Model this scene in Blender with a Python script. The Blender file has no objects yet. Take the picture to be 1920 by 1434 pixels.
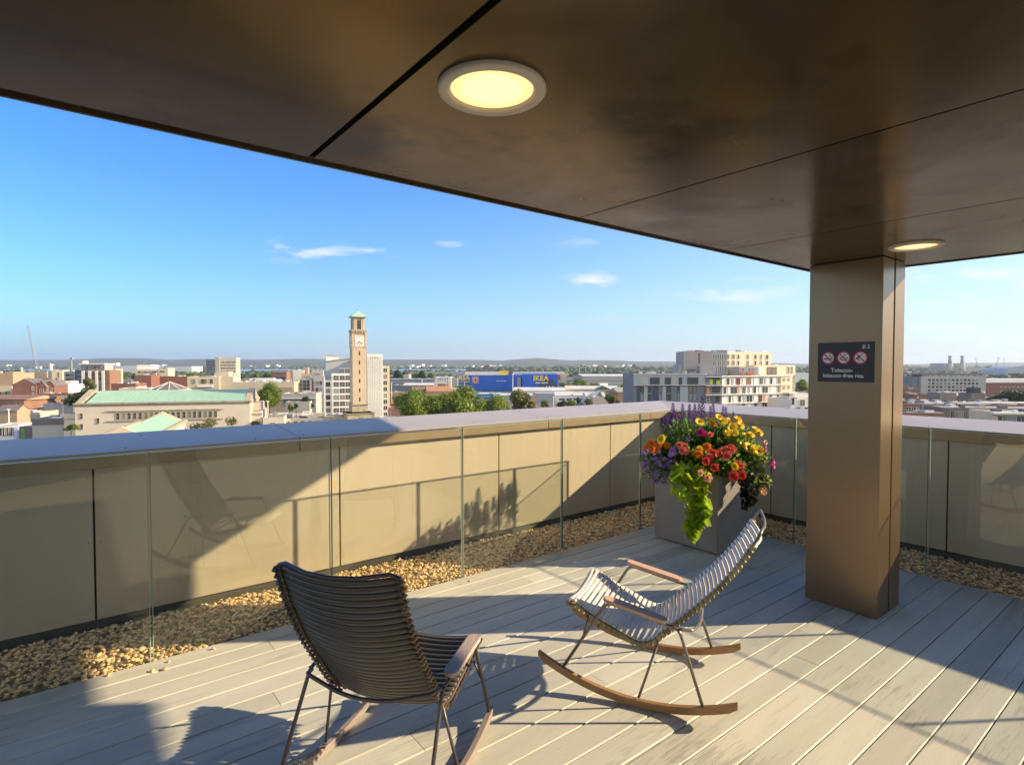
import bpy, bmesh, math, random
import numpy as np
from mathutils import Vector, Matrix
R_ = math.radians
random.seed(7); rng = np.random.default_rng(7)
S = bpy.context.scene
COL = S.collection

# ------------------------------------------------------------------ camera
EYE = 1.62; FPX = 1070.0
PITCH = math.atan(31.0 / FPX); YAWA = R_(51.998)      # view direction, from +X towards +Y
cam = bpy.data.cameras.new("camera"); cam.sensor_width = 36; cam.lens = 36 * FPX / 1920
cam.clip_start = 0.05; cam.clip_end = 40000
camo = bpy.data.objects.new("camera", cam); COL.objects.link(camo); S.camera = camo
camo.location = (0, 0, EYE)
camo.rotation_euler = (math.pi / 2 - PITCH, 0, YAWA - math.pi / 2)
# ------------------------------------------------------------------ light
SUN = Vector((1, -0.665, 0.51)).normalized()
SUN_EL = math.asin(SUN.z); SUN_AZ = math.atan2(SUN.x, SUN.y)
EXPOSURE = 1.42; HAZE = 6.0e-5
sl = bpy.data.lights.new("sun", 'SUN'); sl.energy = 3.7; sl.angle = R_(0.53); sl.color = (1.0, 0.77, 0.49)
so = bpy.data.objects.new("sun", sl); COL.objects.link(so)
so.rotation_euler = (-SUN).to_track_quat('-Z', 'Y').to_euler(); so.location = (20, -14, 12)
W = bpy.data.worlds.new("World"); S.world = W; W.use_nodes = True
S.view_settings.view_transform = 'Standard'; S.view_settings.look = 'None'
S.view_settings.exposure = EXPOSURE; S.view_settings.gamma = 1
S.render.engine = 'CYCLES'
S.cycles.max_bounces = 8; S.cycles.transparent_max_bounces = 24
S.cycles.diffuse_bounces = 4; S.cycles.glossy_bounces = 4; S.cycles.sample_clamp_indirect = 6
S.cycles.use_denoising = True
S.cycles.volume_bounces = 0; S.cycles.caustics_reflective = False; S.cycles.caustics_refractive = False

Fh = Vector((math.cos(YAWA), math.sin(YAWA), 0)); Rh = Vector((math.sin(YAWA), -math.cos(YAWA), 0))
def world_sky():
    nt = W.node_tree; N = nt.nodes; L = nt.links
    bg = N['Background']; bg.inputs[1].default_value = 0.105
    sky = N.new('ShaderNodeTexSky'); sky.sky_type = 'NISHITA'; sky.sun_disc = False
    sky.sun_elevation = SUN_EL; sky.sun_rotation = SUN_AZ
    sky.air_density = 1.0; sky.dust_density = 0.35; sky.ozone_density = 1.6; sky.altitude = 60
    hs = N.new('ShaderNodeHueSaturation'); hs.inputs['Saturation'].default_value = 1.25; hs.inputs['Value'].default_value = .95
    L.new(sky.outputs[0], hs.inputs['Color'])
    tc = N.new('ShaderNodeTexCoord')
    def vmath(op, a, b=None):
        n = N.new('ShaderNodeVectorMath'); n.operation = op
        for i, v in enumerate((a, b)):
            if v is None: continue
            if isinstance(v, (tuple, Vector)): n.inputs[i].default_value = tuple(v)
            else: L.new(v, n.inputs[i])
        return n
    def m(op, a, b=None, c=None, clamp=False):
        n = N.new('ShaderNodeMath'); n.operation = op; n.use_clamp = clamp
        for i, v in enumerate((a, b, c)):
            if v is None: continue
            if isinstance(v, (int, float)): n.inputs[i].default_value = v
            else: L.new(v, n.inputs[i])
        return n.outputs[0]
    D = tc.outputs['Generated']
    f = vmath('DOT_PRODUCT', D, Fh).outputs['Value']; r = vmath('DOT_PRODUCT', D, Rh).outputs['Value']
    sp = N.new('ShaderNodeSeparateXYZ'); L.new(D, sp.inputs[0])
    fm = m('MAXIMUM', f, 0.05)
    u = m('DIVIDE', r, fm); v = m('DIVIDE', sp.outputs[2], fm)   # bearing and height of a cloud, as tangents
    cx = N.new('ShaderNodeCombineXYZ'); L.new(u, cx.inputs[0]); L.new(v, cx.inputs[1])
    nz = N.new('ShaderNodeTexNoise'); nz.inputs['Scale'].default_value = 9; nz.inputs['Detail'].default_value = 7
    nz.inputs['Roughness'].default_value = 0.62; nz.inputs['Distortion'].default_value = 0.6
    mp = N.new('ShaderNodeMapping'); mp.inputs['Scale'].default_value = (1.0, 4.2, 1); mp.inputs['Rotation'].default_value = (0, 0, 0.07)
    L.new(cx.outputs[0], mp.inputs[0]); L.new(mp.outputs[0], nz.inputs['Vector'])
    tot = None
    for (px, py, w, h, amt) in [(610, 476, 125, 22, .95), (530, 468, 40, 20, .8), (690, 470, 60, 9, .7), (850, 460, 40, 8, .8), (1120, 525, 75, 20, .9), (1095, 455, 70, 18, .40),
                                (1390, 552, 180, 26, .75), (1420, 528, 120, 14, .5), (75, 410, 75, 14, .35), (440, 445, 40, 10, .3), (1300, 575, 110, 12, .5),
                                (1160, 590, 300, 26, .25), (1850, 520, 330, 60, .65), (1780, 590, 300, 50, .6), (300, 640, 500, 10, .25), (600, 610, 90, 5, .3)]:
        a = (px - 960) / FPX; b = -(py - 686) / FPX; ww = w / FPX; hh = h / FPX
        du = m('DIVIDE', m('SUBTRACT', u, a), ww); dv = m('DIVIDE', m('SUBTRACT', v, b), hh)
        d2 = m('ADD', m('MULTIPLY', du, du), m('MULTIPLY', dv, dv))
        g = m('MULTIPLY', m('EXPONENT', m('MULTIPLY', d2, -1.1)), amt)
        tot = g if tot is None else m('MAXIMUM', tot, g)
    tn = N.new('ShaderNodeMix'); tn.data_type = 'RGBA'; tn.blend_type = 'MULTIPLY'; tn.inputs['Factor'].default_value = 1; tn.inputs[7].default_value = (.43, .70, 1.0, 1)
    L.new(hs.outputs[0], tn.inputs[6])
    # pale band of moist air low over the horizon, warmer towards the sun
    zc = m('MAXIMUM', sp.outputs[2], 0.0)
    tr = m('MULTIPLY_ADD', r, 0.66, 0.40, clamp=True)
    hz = m('MULTIPLY', m('EXPONENT', m('MULTIPLY', zc, m('MULTIPLY_ADD', tr, 7.3, -9.9))), 0.95)
    hc = N.new('ShaderNodeMix'); hc.data_type = 'RGBA'; L.new(tr, hc.inputs['Factor'])
    hc.inputs[6].default_value = (1.3, 1.85, 2.75, 1); hc.inputs[7].default_value = (3.35, 3.35, 3.3, 1)
    mh = N.new('ShaderNodeMix'); mh.data_type = 'RGBA'; L.new(hz, mh.inputs['Factor']); L.new(tn.outputs[2], mh.inputs[6]); L.new(hc.outputs[2], mh.inputs[7]); hs = mh
    hs_out = mh.outputs[2]
    thr = m('SUBTRACT', 0.63, m('MULTIPLY', tot, 0.30))
    c = m('MULTIPLY', m('SUBTRACT', nz.outputs['Fac'], thr), 4.2, clamp=True)
    c = m('MULTIPLY', c, m('MULTIPLY', tot, 0.95), clamp=True)
    c = m('MULTIPLY', c, m('GREATER_THAN', f, 0.06))
    mix = N.new('ShaderNodeMix'); mix.data_type = 'RGBA'
    L.new(c, mix.inputs['Factor']); L.new(hs_out, mix.inputs[6]); mix.inputs[7].default_value = (3.6, 3.7, 3.9, 1)
    # broad bright cloud added behind the viewer, out of view, to fill the shade
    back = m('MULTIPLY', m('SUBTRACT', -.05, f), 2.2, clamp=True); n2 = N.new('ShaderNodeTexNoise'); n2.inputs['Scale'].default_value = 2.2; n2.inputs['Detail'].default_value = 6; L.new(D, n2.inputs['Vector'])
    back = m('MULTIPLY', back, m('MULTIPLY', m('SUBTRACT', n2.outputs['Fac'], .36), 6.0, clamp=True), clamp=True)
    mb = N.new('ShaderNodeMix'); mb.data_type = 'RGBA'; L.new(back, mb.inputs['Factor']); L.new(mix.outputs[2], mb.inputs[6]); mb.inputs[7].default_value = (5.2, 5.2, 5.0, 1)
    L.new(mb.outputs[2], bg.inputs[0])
world_sky()

# ------------------------------------------------------------------ materials
MATS = {}
def mat(name, col, rough=.6, metal=0., var=None, vs=3., bump=0., bs=40., stretch=(1, 1, 1), island=0., spec=.5, emis=None, coat=0., aniso=0, stain=None, trans=0., hue_island=0.):
    if name in MATS: return MATS[name]
    M = bpy.data.materials.new(name); M.use_nodes = True; nt = M.node_tree; N = nt.nodes; L = nt.links
    p = N['Principled BSDF']; p.inputs['Roughness'].default_value = rough; p.inputs['Metallic'].default_value = metal
    p.inputs['Specular IOR Level'].default_value = spec; p.inputs['Coat Weight'].default_value = coat
    p.inputs['Anisotropic'].default_value = aniso
    p.inputs['Base Color'].default_value = (*col, 1)
    tc = N.new('ShaderNodeTexCoord'); mp = N.new('ShaderNodeMapping'); mp.inputs['Scale'].default_value = stretch
    L.new(tc.outputs['Object'], mp.inputs[0])
    out = None
    if var is not None:
        nz = N.new('ShaderNodeTexNoise'); nz.inputs['Scale'].default_value = vs; nz.inputs['Detail'].default_value = 6; nz.inputs['Roughness'].default_value = .65
        L.new(mp.outputs[0], nz.inputs['Vector'])
        rp = N.new('ShaderNodeValToRGB'); rp.color_ramp.elements[0].position = .33; rp.color_ramp.elements[1].position = .67
        rp.color_ramp.elements[0].color = (*col, 1); rp.color_ramp.elements[1].color = (*var, 1)
        L.new(nz.outputs['Fac'], rp.inputs[0]); out = rp.outputs[0]
    if stain is not None:
        n2 = N.new('ShaderNodeTexNoise'); n2.inputs['Scale'].default_value = stain[1]; n2.inputs['Detail'].default_value = 8; n2.inputs['Roughness'].default_value = .7
        L.new(mp.outputs[0], n2.inputs['Vector'])
        r2 = N.new('ShaderNodeValToRGB'); r2.color_ramp.elements[0].position = stain[2]; r2.color_ramp.elements[1].position = stain[2] + .12
        r2.color_ramp.elements[0].color = (0, 0, 0, 1); r2.color_ramp.elements[1].color = (stain[3],) * 3 + (1,)
        L.new(n2.outputs['Fac'], r2.inputs[0])
        mx = N.new('ShaderNodeMix'); mx.data_type = 'RGBA'; L.new(r2.outputs[0], mx.inputs['Factor'])
        if out: L.new(out, mx.inputs[6])
        else: mx.inputs[6].default_value = (*col, 1)
        mx.inputs[7].default_value = (*stain[0], 1); out = mx.outputs[2]
    if island or hue_island:
        ge = N.new('ShaderNodeNewGeometry'); hs = N.new('ShaderNodeHueSaturation')
        mr = N.new('ShaderNodeMapRange'); mr.inputs[3].default_value = 1 - island; mr.inputs[4].default_value = 1 + island
        L.new(ge.outputs['Random Per Island'], mr.inputs[0]); L.new(mr.outputs[0], hs.inputs['Value'])
        if hue_island:
            wn = N.new('ShaderNodeTexWhiteNoise'); wn.noise_dimensions = '1D'; L.new(ge.outputs['Random Per Island'], wn.inputs['W'])
            m2 = N.new('ShaderNodeMapRange'); m2.inputs[3].default_value = .5 - hue_island; m2.inputs[4].default_value = .5 + hue_island
            L.new(wn.outputs['Value'], m2.inputs[0]); L.new(m2.outputs[0], hs.inputs['Hue'])
        if out: L.new(out, hs.inputs['Color'])
        else: hs.inputs['Color'].default_value = (*col, 1)
        out = hs.outputs[0]
    if out: L.new(out, p.inputs['Base Color'])
    if bump:
        nb = N.new('ShaderNodeTexNoise'); nb.inputs['Scale'].default_value = bs; nb.inputs['Detail'].default_value = 5
        L.new(mp.outputs[0], nb.inputs['Vector']); b = N.new('ShaderNodeBump'); b.inputs['Strength'].default_value = bump; b.inputs['Distance'].default_value = .02
        L.new(nb.outputs['Fac'], b.inputs['Height']); L.new(b.outputs[0], p.inputs['Normal'])
    if emis: p.inputs['Emission Color'].default_value = (*emis[0], 1); p.inputs['Emission Strength'].default_value = emis[1]
    if trans:
        tl = N.new('ShaderNodeBsdfTranslucent'); ms = N.new('ShaderNodeMixShader'); ms.inputs[0].default_value = trans
        if out: L.new(out, tl.inputs[0])
        else: tl.inputs[0].default_value = (*col, 1)
        L.new(p.outputs[0], ms.inputs[1]); L.new(tl.outputs[0], ms.inputs[2]); L.new(ms.outputs[0], N['Material Output'].inputs[0])
    MATS[name] = M; return M

def glass_mat(name, tint, refl=1.0):
    M = bpy.data.materials.new(name); M.use_nodes = True; nt = M.node_tree; N = nt.nodes; L = nt.links
    N.remove(N['Principled BSDF'])
    t = N.new('ShaderNodeBsdfTransparent'); t.inputs[0].default_value = (*tint, 1)
    g = N.new('ShaderNodeBsdfGlossy'); g.inputs['Roughness'].default_value = 0.012; g.inputs[0].default_value = (.95, .97, .95, 1)
    fr = N.new('ShaderNodeFresnel'); fr.inputs[0].default_value = 1.5
    m = N.new('ShaderNodeMath'); m.operation = 'MULTIPLY'; m.inputs[1].default_value = refl; L.new(fr.outputs[0], m.inputs[0])
    ge = N.new('ShaderNodeNewGeometry'); m2 = N.new('ShaderNodeMath'); m2.operation = 'SUBTRACT'; m2.inputs[0].default_value = 1; L.new(ge.outputs['Backfacing'], m2.inputs[1])
    m3 = N.new('ShaderNodeMath'); m3.operation = 'MULTIPLY'; L.new(m.outputs[0], m3.inputs[0]); L.new(m2.outputs[0], m3.inputs[1]); m = m3
    ms = N.new('ShaderNodeMixShader'); L.new(m.outputs[0], ms.inputs[0]); L.new(t.outputs[0], ms.inputs[1]); L.new(g.outputs[0], ms.inputs[2])
    L.new(ms.outputs[0], N['Material Output'].inputs[0]); return M

# ------------------------------------------------------------------ mesh builder
class MB:
    def __init__(s): s.v = []; s.f = []; s.m = []
    def add(s, vs, fs, mi=0):
        o = len(s.v); s.v += [tuple(x) for x in vs]; s.f += [tuple(i + o for i in f) for f in fs]; s.m += [mi] * len(fs)
    def box(s, x0, x1, y0, y1, z0, z1, mi=0, X=None):
        vs = [Vector(p) for p in ((x0, y0, z0), (x1, y0, z0), (x1, y1, z0), (x0, y1, z0), (x0, y0, z1), (x1, y0, z1), (x1, y1, z1), (x0, y1, z1))]
        if X is not None: vs = [X @ p for p in vs]
        s.add(vs, [(0, 3, 2, 1), (4, 5, 6, 7), (0, 1, 5, 4), (1, 2, 6, 5), (2, 3, 7, 6), (3, 0, 4, 7)], mi)
    def bar(s, a, b, w, h, mi=0, up=(0, 0, 1)):
        a = Vector(a); b = Vector(b); t = (b - a).normalized(); u = Vector(up); sd = t.cross(u)
        if sd.length < 1e-4: sd = t.cross(Vector((1, 0, 0)))
        sd.normalize(); n = sd.cross(t); vs = []
        for p in (a, b):
            for (i, j) in ((-1, -1), (1, -1), (1, 1), (-1, 1)): vs.append(p + sd * (i * w / 2) + n * (j * h / 2))
        s.add(vs, [(0, 1, 2, 3), (4, 7, 6, 5), (0, 4, 5, 1), (1, 5, 6, 2), (2, 6, 7, 3), (3, 7, 4, 0)], mi)
    def tube(s, pts, r, n=8, mi=0, closed=False, prof=None, nref=None):
        pts = [Vector(p) for p in pts]; k = len(pts); ref = None; rings = []
        for i, p in enumerate(pts):
            if closed: t = pts[(i + 1) % k] - pts[i - 1]
            else: t = pts[min(i + 1, k - 1)] - pts[max(i - 1, 0)]
            t.normalize()
            if ref is None:
                ref = Vector(nref) if nref is not None else (Vector((0, 0, 1)) if abs(t.z) < .9 else Vector((1, 0, 0)))
            ref = ref - t * ref.dot(t)
            if ref.length < 1e-5: ref = t.orthogonal()
            ref.normalize(); b = t.cross(ref); rr = r[i] if isinstance(r, (list, tuple)) else r
            if prof: rings.append([p + ref * q[0] + b * q[1] for q in prof])
            else: rings.append([p + ref * (rr * math.cos(2 * math.pi * j / n)) + b * (rr * math.sin(2 * math.pi * j / n)) for j in range(n)])
        n = len(rings[0]); fs = []
        for i in range(k if closed else k - 1):
            for j in range(n): fs.append((i * n + j, i * n + (j + 1) % n, ((i + 1) % k) * n + (j + 1) % n, ((i + 1) % k) * n + j))
        if not closed: fs.append(tuple(range(n - 1, -1, -1))); fs.append(tuple((k - 1) * n + j for j in range(n)))
        s.add([q for rg in rings for q in rg], fs, mi)
    def prism(s, poly, z0, z1, mi=0, X=None):
        n = len(poly); vs = [Vector((x, y, z0)) for x, y in poly] + [Vector((x, y, z1)) for x, y in poly]
        if X is not None: vs = [X @ p for p in vs]
        s.add(vs, [tuple(range(n - 1, -1, -1)), tuple(range(n, 2 * n))] + [(i, (i + 1) % n, n + (i + 1) % n, n + i) for i in range(n)], mi)
    def mesh(s, name, mats, smooth=False):
        me = bpy.data.meshes.new(name); me.from_pydata(s.v, [], s.f)
        for m in (mats if isinstance(mats, (list, tuple)) else [mats]): me.materials.append(m)
        me.polygons.foreach_set('material_index', s.m)
        if smooth: me.polygons.foreach_set('use_smooth', [True] * len(s.f))
        me.update(); return me
    def build(s, name, mats, parent=None, smooth=False, bevel=0, label=None):
        o = bpy.data.objects.new(name, s.mesh(name, mats, smooth)); COL.objects.link(o)
        if parent: o.parent = parent
        if bevel:
            b = o.modifiers.new('bevel', 'BEVEL'); b.width = bevel; b.segments = 2; b.limit_method = 'ANGLE'; b.angle_limit = R_(40)
        if label: o['label'] = label
        return o
def np_mesh(name, V, Fq, mats, mi=None, smooth=False):
    me = bpy.data.meshes.new(name); k = Fq.shape[1]
    me.vertices.add(len(V)); me.vertices.foreach_set('co', np.asarray(V, np.float32).ravel())
    me.loops.add(Fq.size); me.loops.foreach_set('vertex_index', Fq.astype(np.int32).ravel())
    me.polygons.add(len(Fq)); me.polygons.foreach_set('loop_start', np.arange(0, Fq.size, k, dtype=np.int32))
    for m in (mats if isinstance(mats, (list, tuple)) else [mats]): me.materials.append(m)
    if mi is not None: me.polygons.foreach_set('material_index', np.asarray(mi, np.int32))
    if smooth: me.polygons.foreach_set('use_smooth', np.ones(len(Fq), bool))
    me.update(calc_edges=True); return me
def link(name, me, parent=None, loc=None, rot=None, scale=None):
    o = bpy.data.objects.new(name, me); COL.objects.link(o)
    if parent: o.parent = parent
    if loc is not None: o.location = loc
    if rot is not None: o.rotation_euler = rot
    if scale is not None: o.scale = scale
    return o
def tag(o, label=None, cat=None, group=None, kind=None):
    if label: o['label'] = label
    if cat: o['category'] = cat
    if group: o['group'] = group
    if kind: o['kind'] = kind
    return o
def empty(name, loc=(0, 0, 0), rz=0, label=None, cat=None, group=None):
    o = bpy.data.objects.new(name, None); COL.objects.link(o); o.location = loc; o.rotation_euler = (0, 0, rz)
    o.empty_display_size = .2
    return tag(o, label, cat, group)
def copy_tree(o, parent=None):
    c = o.copy(); COL.objects.link(c); c.parent = parent
    for ch in [x for x in list(o.children)]: copy_tree(ch, c)
    return c
def fillet(pts, r, n=6):
    pts = [Vector(p) for p in pts]; out = [pts[0]]
    for i in range(1, len(pts) - 1):
        a, b, c = pts[i - 1], pts[i], pts[i + 1]; rr = r[i - 1] if isinstance(r, (list, tuple)) else r
        d1 = (a - b); d2 = (c - b); l = min(rr, d1.length * .48, d2.length * .48)
        p = b + d1.normalized() * l; q = b + d2.normalized() * l
        for k in range(n + 1):
            t = k / n; out.append(p * (1 - t) ** 2 + b * 2 * t * (1 - t) + q * t * t)
    out.append(pts[-1]); return out
def text_mesh(txt, size, bold=0., spacing=1.):
    cu = bpy.data.curves.new('lettering', 'FONT'); cu.body = txt; cu.size = size; cu.align_x = 'CENTER'; cu.align_y = 'CENTER'
    cu.extrude = size * .01; cu.offset = bold; cu.space_character = spacing
    o = bpy.data.objects.new('lettering', cu); COL.objects.link(o)
    dg = bpy.context.evaluated_depsgraph_get(); me = bpy.data.meshes.new_from_object(o.evaluated_get(dg))
    bpy.data.objects.remove(o); bpy.data.curves.remove(cu); return me
def text_obj(name, txt, size, m, parent, X, bold=0., spacing=1.):
    me = text_mesh(txt, size, bold, spacing); me.materials.clear(); me.materials.append(m)
    o = link(name, me, parent); o.matrix_local = X; return o

# ================================================================== TERRACE
DY, DX = 3.65, 5.20          # deck edge / glass line
WY, WX = 4.35, 5.885         # parapet panel planes
CZ = 2.31                    # soffit
m_deck = mat('composite decking', (.50, .505, .43), .56, var=(.59, .59, .505), vs=2.2, stretch=(.35, 3.0, 1), bump=.10, bs=90, island=.13,
             stain=((.20, .19, .155), 2.6, .57, .5), spec=.4)
def scuff(M):
    # fine dark scuffs along the boards
    nt = M.node_tree; N = nt.nodes; L = nt.links; p = N['Principled BSDF']; src = p.inputs['Base Color'].links[0].from_socket
    tc = N.new('ShaderNodeTexCoord'); mp = N.new('ShaderNodeMapping'); mp.inputs['Scale'].default_value = (5, 70, 1); L.new(tc.outputs['Object'], mp.inputs[0])
    a = N.new('ShaderNodeTexNoise'); a.inputs['Scale'].default_value = 1.0; a.inputs['Detail'].default_value = 7; a.inputs['Roughness'].default_value = .72; L.new(mp.outputs[0], a.inputs['Vector'])
    b = N.new('ShaderNodeTexNoise'); b.inputs['Scale'].default_value = 1.1; b.inputs['Detail'].default_value = 3; L.new(tc.outputs['Object'], b.inputs['Vector'])
    s = N.new('ShaderNodeMath'); s.operation = 'ADD'; L.new(a.outputs['Fac'], s.inputs[0]); L.new(b.outputs['Fac'], s.inputs[1])
    r = N.new('ShaderNodeMapRange'); r.inputs[1].default_value = 1.10; r.inputs[2].default_value = 1.22; r.inputs[3].default_value = 0; r.inputs[4].default_value = .38; L.new(s.outputs[0], r.inputs[0])
    mx = N.new('ShaderNodeMix'); mx.data_type = 'RGBA'; L.new(r.outputs[0], mx.inputs['Factor']); L.new(src, mx.inputs[6]); mx.inputs[7].default_value = (.12, .10, .075, 1)
    L.new(mx.outputs[2], p.inputs['Base Color'])
scuff(m_deck)
m_under = mat('dark subframe', (.02, .02, .02), .9)
def deck():
    m = MB(); bw = .1425; y = DY; joint = random.Random(3)
    i = 0
    while y > -3.4:
        x = -3.2 - joint.random() * 2; x1 = DX
        cuts = [x]; c = x + .6 + joint.random() * 3.2
        while c < x1 - .4: cuts.append(c); c += 3.6
        cuts.append(x1)
        for a, b in zip(cuts[:-1], cuts[1:]):
            g = .0015; e = .0025; y0 = y - bw + .0045; y1 = y
            a2 = a + g; b2 = b - g
            zz = joint.uniform(-.0006, .0006)
            prof = [(y0, -.024), (y0, -.0035), (y0 + .0035, 0), (y1 - .0035, 0), (y1, -.0035), (y1, -.024)]
            vs = [(a2, yy, z + zz) for yy, z in prof] + [(b2, yy, z + zz) for yy, z in prof]
            n = 6; m.add(vs, [tuple(range(n)), tuple(range(2 * n - 1, n - 1, -1))] + [(j, n + j, n + (j + 1) % n, (j + 1) % n) for j in range(n)])
        y -= bw; i += 1
    o = m.build('deck', m_deck); tag(o, kind='structure')
    b = MB(); b.box(-6, DX - .005, -3.6, DY - .01, -.2, -.04); tag(b.build('deck_subframe', m_under), kind='structure')
deck()
m_slab = mat('roof slab', (.10, .095, .085), .9)
def slab():
    b = MB(); b.box(-6, WX + .5, -8, WY + .5, -.6, -.2, 0); tag(b.build('roof_slab', m_slab), kind='structure')
slab()
# gravel: real stones
m_gravel = mat('flint gravel', (.84, .55, .21), .7, island=.40, hue_island=.02, bump=.3, bs=120, spec=.35, var=(.90, .70, .40), vs=14)
def gravel():
    bm = bmesh.new(); bmesh.ops.create_icosphere(bm, subdivisions=2, radius=1)
    bv = np.array([v.co[:] for v in bm.verts]); bf = np.array([[v.index for v in f.verts] for f in bm.faces]); bm.free()
    n1, n2 = 19000, 7000
    X = np.concatenate([rng.uniform(-3.0, WX - .02, n1), rng.uniform(DX + .015, WX - .0, n2)])
    Y = np.concatenate([rng.uniform(DY + .015, WY - .0, n1), rng.uniform(-1.2, DY + .1, n2)])
    ns = 14; X = np.concatenate([X, rng.uniform(-.2, 4.6, ns)]); Y = np.concatenate([Y, DY - .02 - rng.exponential(.045, ns)]); n = len(X)
    sz = rng.uniform(.0065, .0145, n); sz[rng.random(n) < .06] *= 1.35
    sc = np.stack([sz * rng.uniform(.8, 1.35, n), sz * rng.uniform(.7, 1.1, n), sz * rng.uniform(.34, .62, n)], 1)
    warp = 1 + .24 * rng.standard_normal((n, 1, 1)) * bv[None, :, :1] + .24 * rng.standard_normal((n, 1, 1)) * bv[None, :, 1:2] * bv[None, :, 2:3]
    V = bv[None] * sc[:, None, :] * warp
    th = rng.uniform(0, 6.283, n); ti = rng.normal(0, .6, n)
    c, s = np.cos(ti)[:, None], np.sin(ti)[:, None]; y = V[..., 1] * c - V[..., 2] * s; z = V[..., 1] * s + V[..., 2] * c
    c, s = np.cos(th)[:, None], np.sin(th)[:, None]; x = V[..., 0] * c - y * s; y = V[..., 0] * s + y * c
    zb = rng.uniform(-.030, -.004, n); zb[-ns:] = .005
    V = np.stack([x + X[:, None], y + Y[:, None], z + zb[:, None]], -1).reshape(-1, 3)
    F_ = (bf[None] + (np.arange(n) * len(bv))[:, None, None]).reshape(-1, 3)
    o = link('gravel', np_mesh('gravel', V, F_, m_gravel, smooth=True))
    tag(o, 'golden flint gravel filling the strip between deck and parapet', 'gravel', kind='stuff')
    b = MB(); b.box(-3.2, WX, DY + .002, WY + .04, -.06, -.022); b.box(DX + .002, WX, -3.6, DY + .001, -.06, -.0225)
    tag(b.build('gravel_bed', mat('gravel bed', (.28, .20, .10), .95)), kind='structure')
gravel()

# parapet: cladding panels, fascia, cap
m_clad = mat('champagne cladding', (.57, .50, .37), .36, metal=.12, var=(.62, .545, .41), vs=1.1, bump=.05, bs=1.2, spec=.5, stretch=(2.2, 2.2, .35), stain=((.38, .325, .22), 2.2, .56, .42))
m_fascia = mat('bronze fascia', (.34, .265, .155), .40, metal=.5, var=(.40, .32, .2), vs=5)
m_cap = mat('anodised cap', (.42, .385, .355), .48, metal=0, var=(.38, .35, .325), vs=2, bump=.02, bs=2, spec=.35, stain=((.30, .26, .25), 3, .60, .35))
m_dark = mat('shadow gap', (.015, .013, .01), .8)
m_rivet = mat('rivet', (.03, .03, .035), .5, metal=.5)
m_line = mat('bright edge trim', (.62, .50, .36), .3, metal=.8)
def parapet(name, label, P0, d, n, L, seams, capseams):
    """P0: start of the panel plane, d: along, n: outwards; local frame x along, y outwards."""
    X = Matrix.Identity(4); 
    for i in range(3): X[i][0] = d[i]; X[i][1] = n[i]; X[i][3] = P0[i]
    root = empty(name, (0, 0, 0), 0, label, 'parapet'); root.matrix_world = X
    def mk(m, nm, mt, **k): return m.build(nm, mt, root, **k)
    b = MB(); b.box(0, L, .03, .30, -.2, 1.03); mk(b, 'wall_core', m_dark)
    ed = [0] + list(seams) + [L]
    for a, c in zip(ed[:-1], ed[1:]):
        b = MB(); b.box(a + .006, c - .006, 0, .026, .045, .985)
        for xx in (a + .03, c - .03):
            for zz in (.12, .53, .93):
                b.tube([(xx, -.0015, zz), (xx, .002, zz)], .005, 8, 1)
        mk(b, 'cladding_panel', [m_clad, m_fascia], bevel=.003)
    b = MB(); b.box(0, L, .02, .03, -.03, .044); mk(b, 'base_flashing', mat('base flashing', (.07, .065, .05), .7))
    ce = [0] + list(capseams) + [L]
    for a, c in zip(ce[:-1], ce[1:]):
        b = MB(); b.box(a + .003, c - .003, -.046, -.030, .990, 1.083); mk(b, 'fascia_panel', m_fascia, bevel=.002)
        # sloping cap with a folded front lip
        b = MB(); prof = [(-.052, 1.078), (-.052, 1.089), (.10, 1.101), (.62, 1.137), (.62, 1.05), (.60, 1.05), (.60, 1.122), (-.035, 1.078)]
        vs = [(a + .004, y, z) for y, z in prof] + [(c - .004, y, z) for y, z in prof]; k = len(prof)
        b.add(vs, [tuple(range(k)), tuple(range(2 * k - 1, k - 1, -1))] + [(j, k + j, k + (j + 1) % k, (j + 1) % k) for j in range(k)])
        xx = a + .05
        while xx < c:
            for (yy) in (.03, .47):
                z = 1.089 + (yy + .052) * .07
                b.tube([(xx + (.12 if yy > .1 else 0), yy, z - .002), (xx + (.12 if yy > .1 else 0), yy, z + .003)], .007, 8, 1)
            xx += .78
        mk(b, 'cap_panel', [m_cap, m_rivet])
    b = MB(); b.box(0, L, -.030, .60, 1.045, 1.076); mk(b, 'cap_bearer', m_dark)
    b = MB(); b.box(0, L, -.0555, -.0525, 1.0735, 1.0785); mk(b, 'edge_trim', m_line)
    b = MB(); b.box(0, L, .30, .56, -.4, 1.05); mk(b, 'outer_wall', m_fascia)
    return root
parapet('parapet', 'gold clad parapet with sloping metal cap along the left side', (-3.2, WY, 0), (1, 0, 0), (0, 1, 0), WX + 3.2 + .052,
        [3.2 + .12 + 1.56 * i for i in (-2, -1, 0, 1, 2, 3)], [3.2 + 1.36 - 1.9, 3.2 + 1.36, 3.2 + 3.83, 3.2 + 5.45])
parapet('parapet', 'shaded clad parapet with metal cap along the right side, behind column', (WX, WY + .052, 0), (0, -1, 0), (1, 0, 0), WY + 3.6,
        [WY + .052 - y for y in (3.06, 1.52, -.02, -1.56, -3.1)], [1.9, 4.5])

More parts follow.
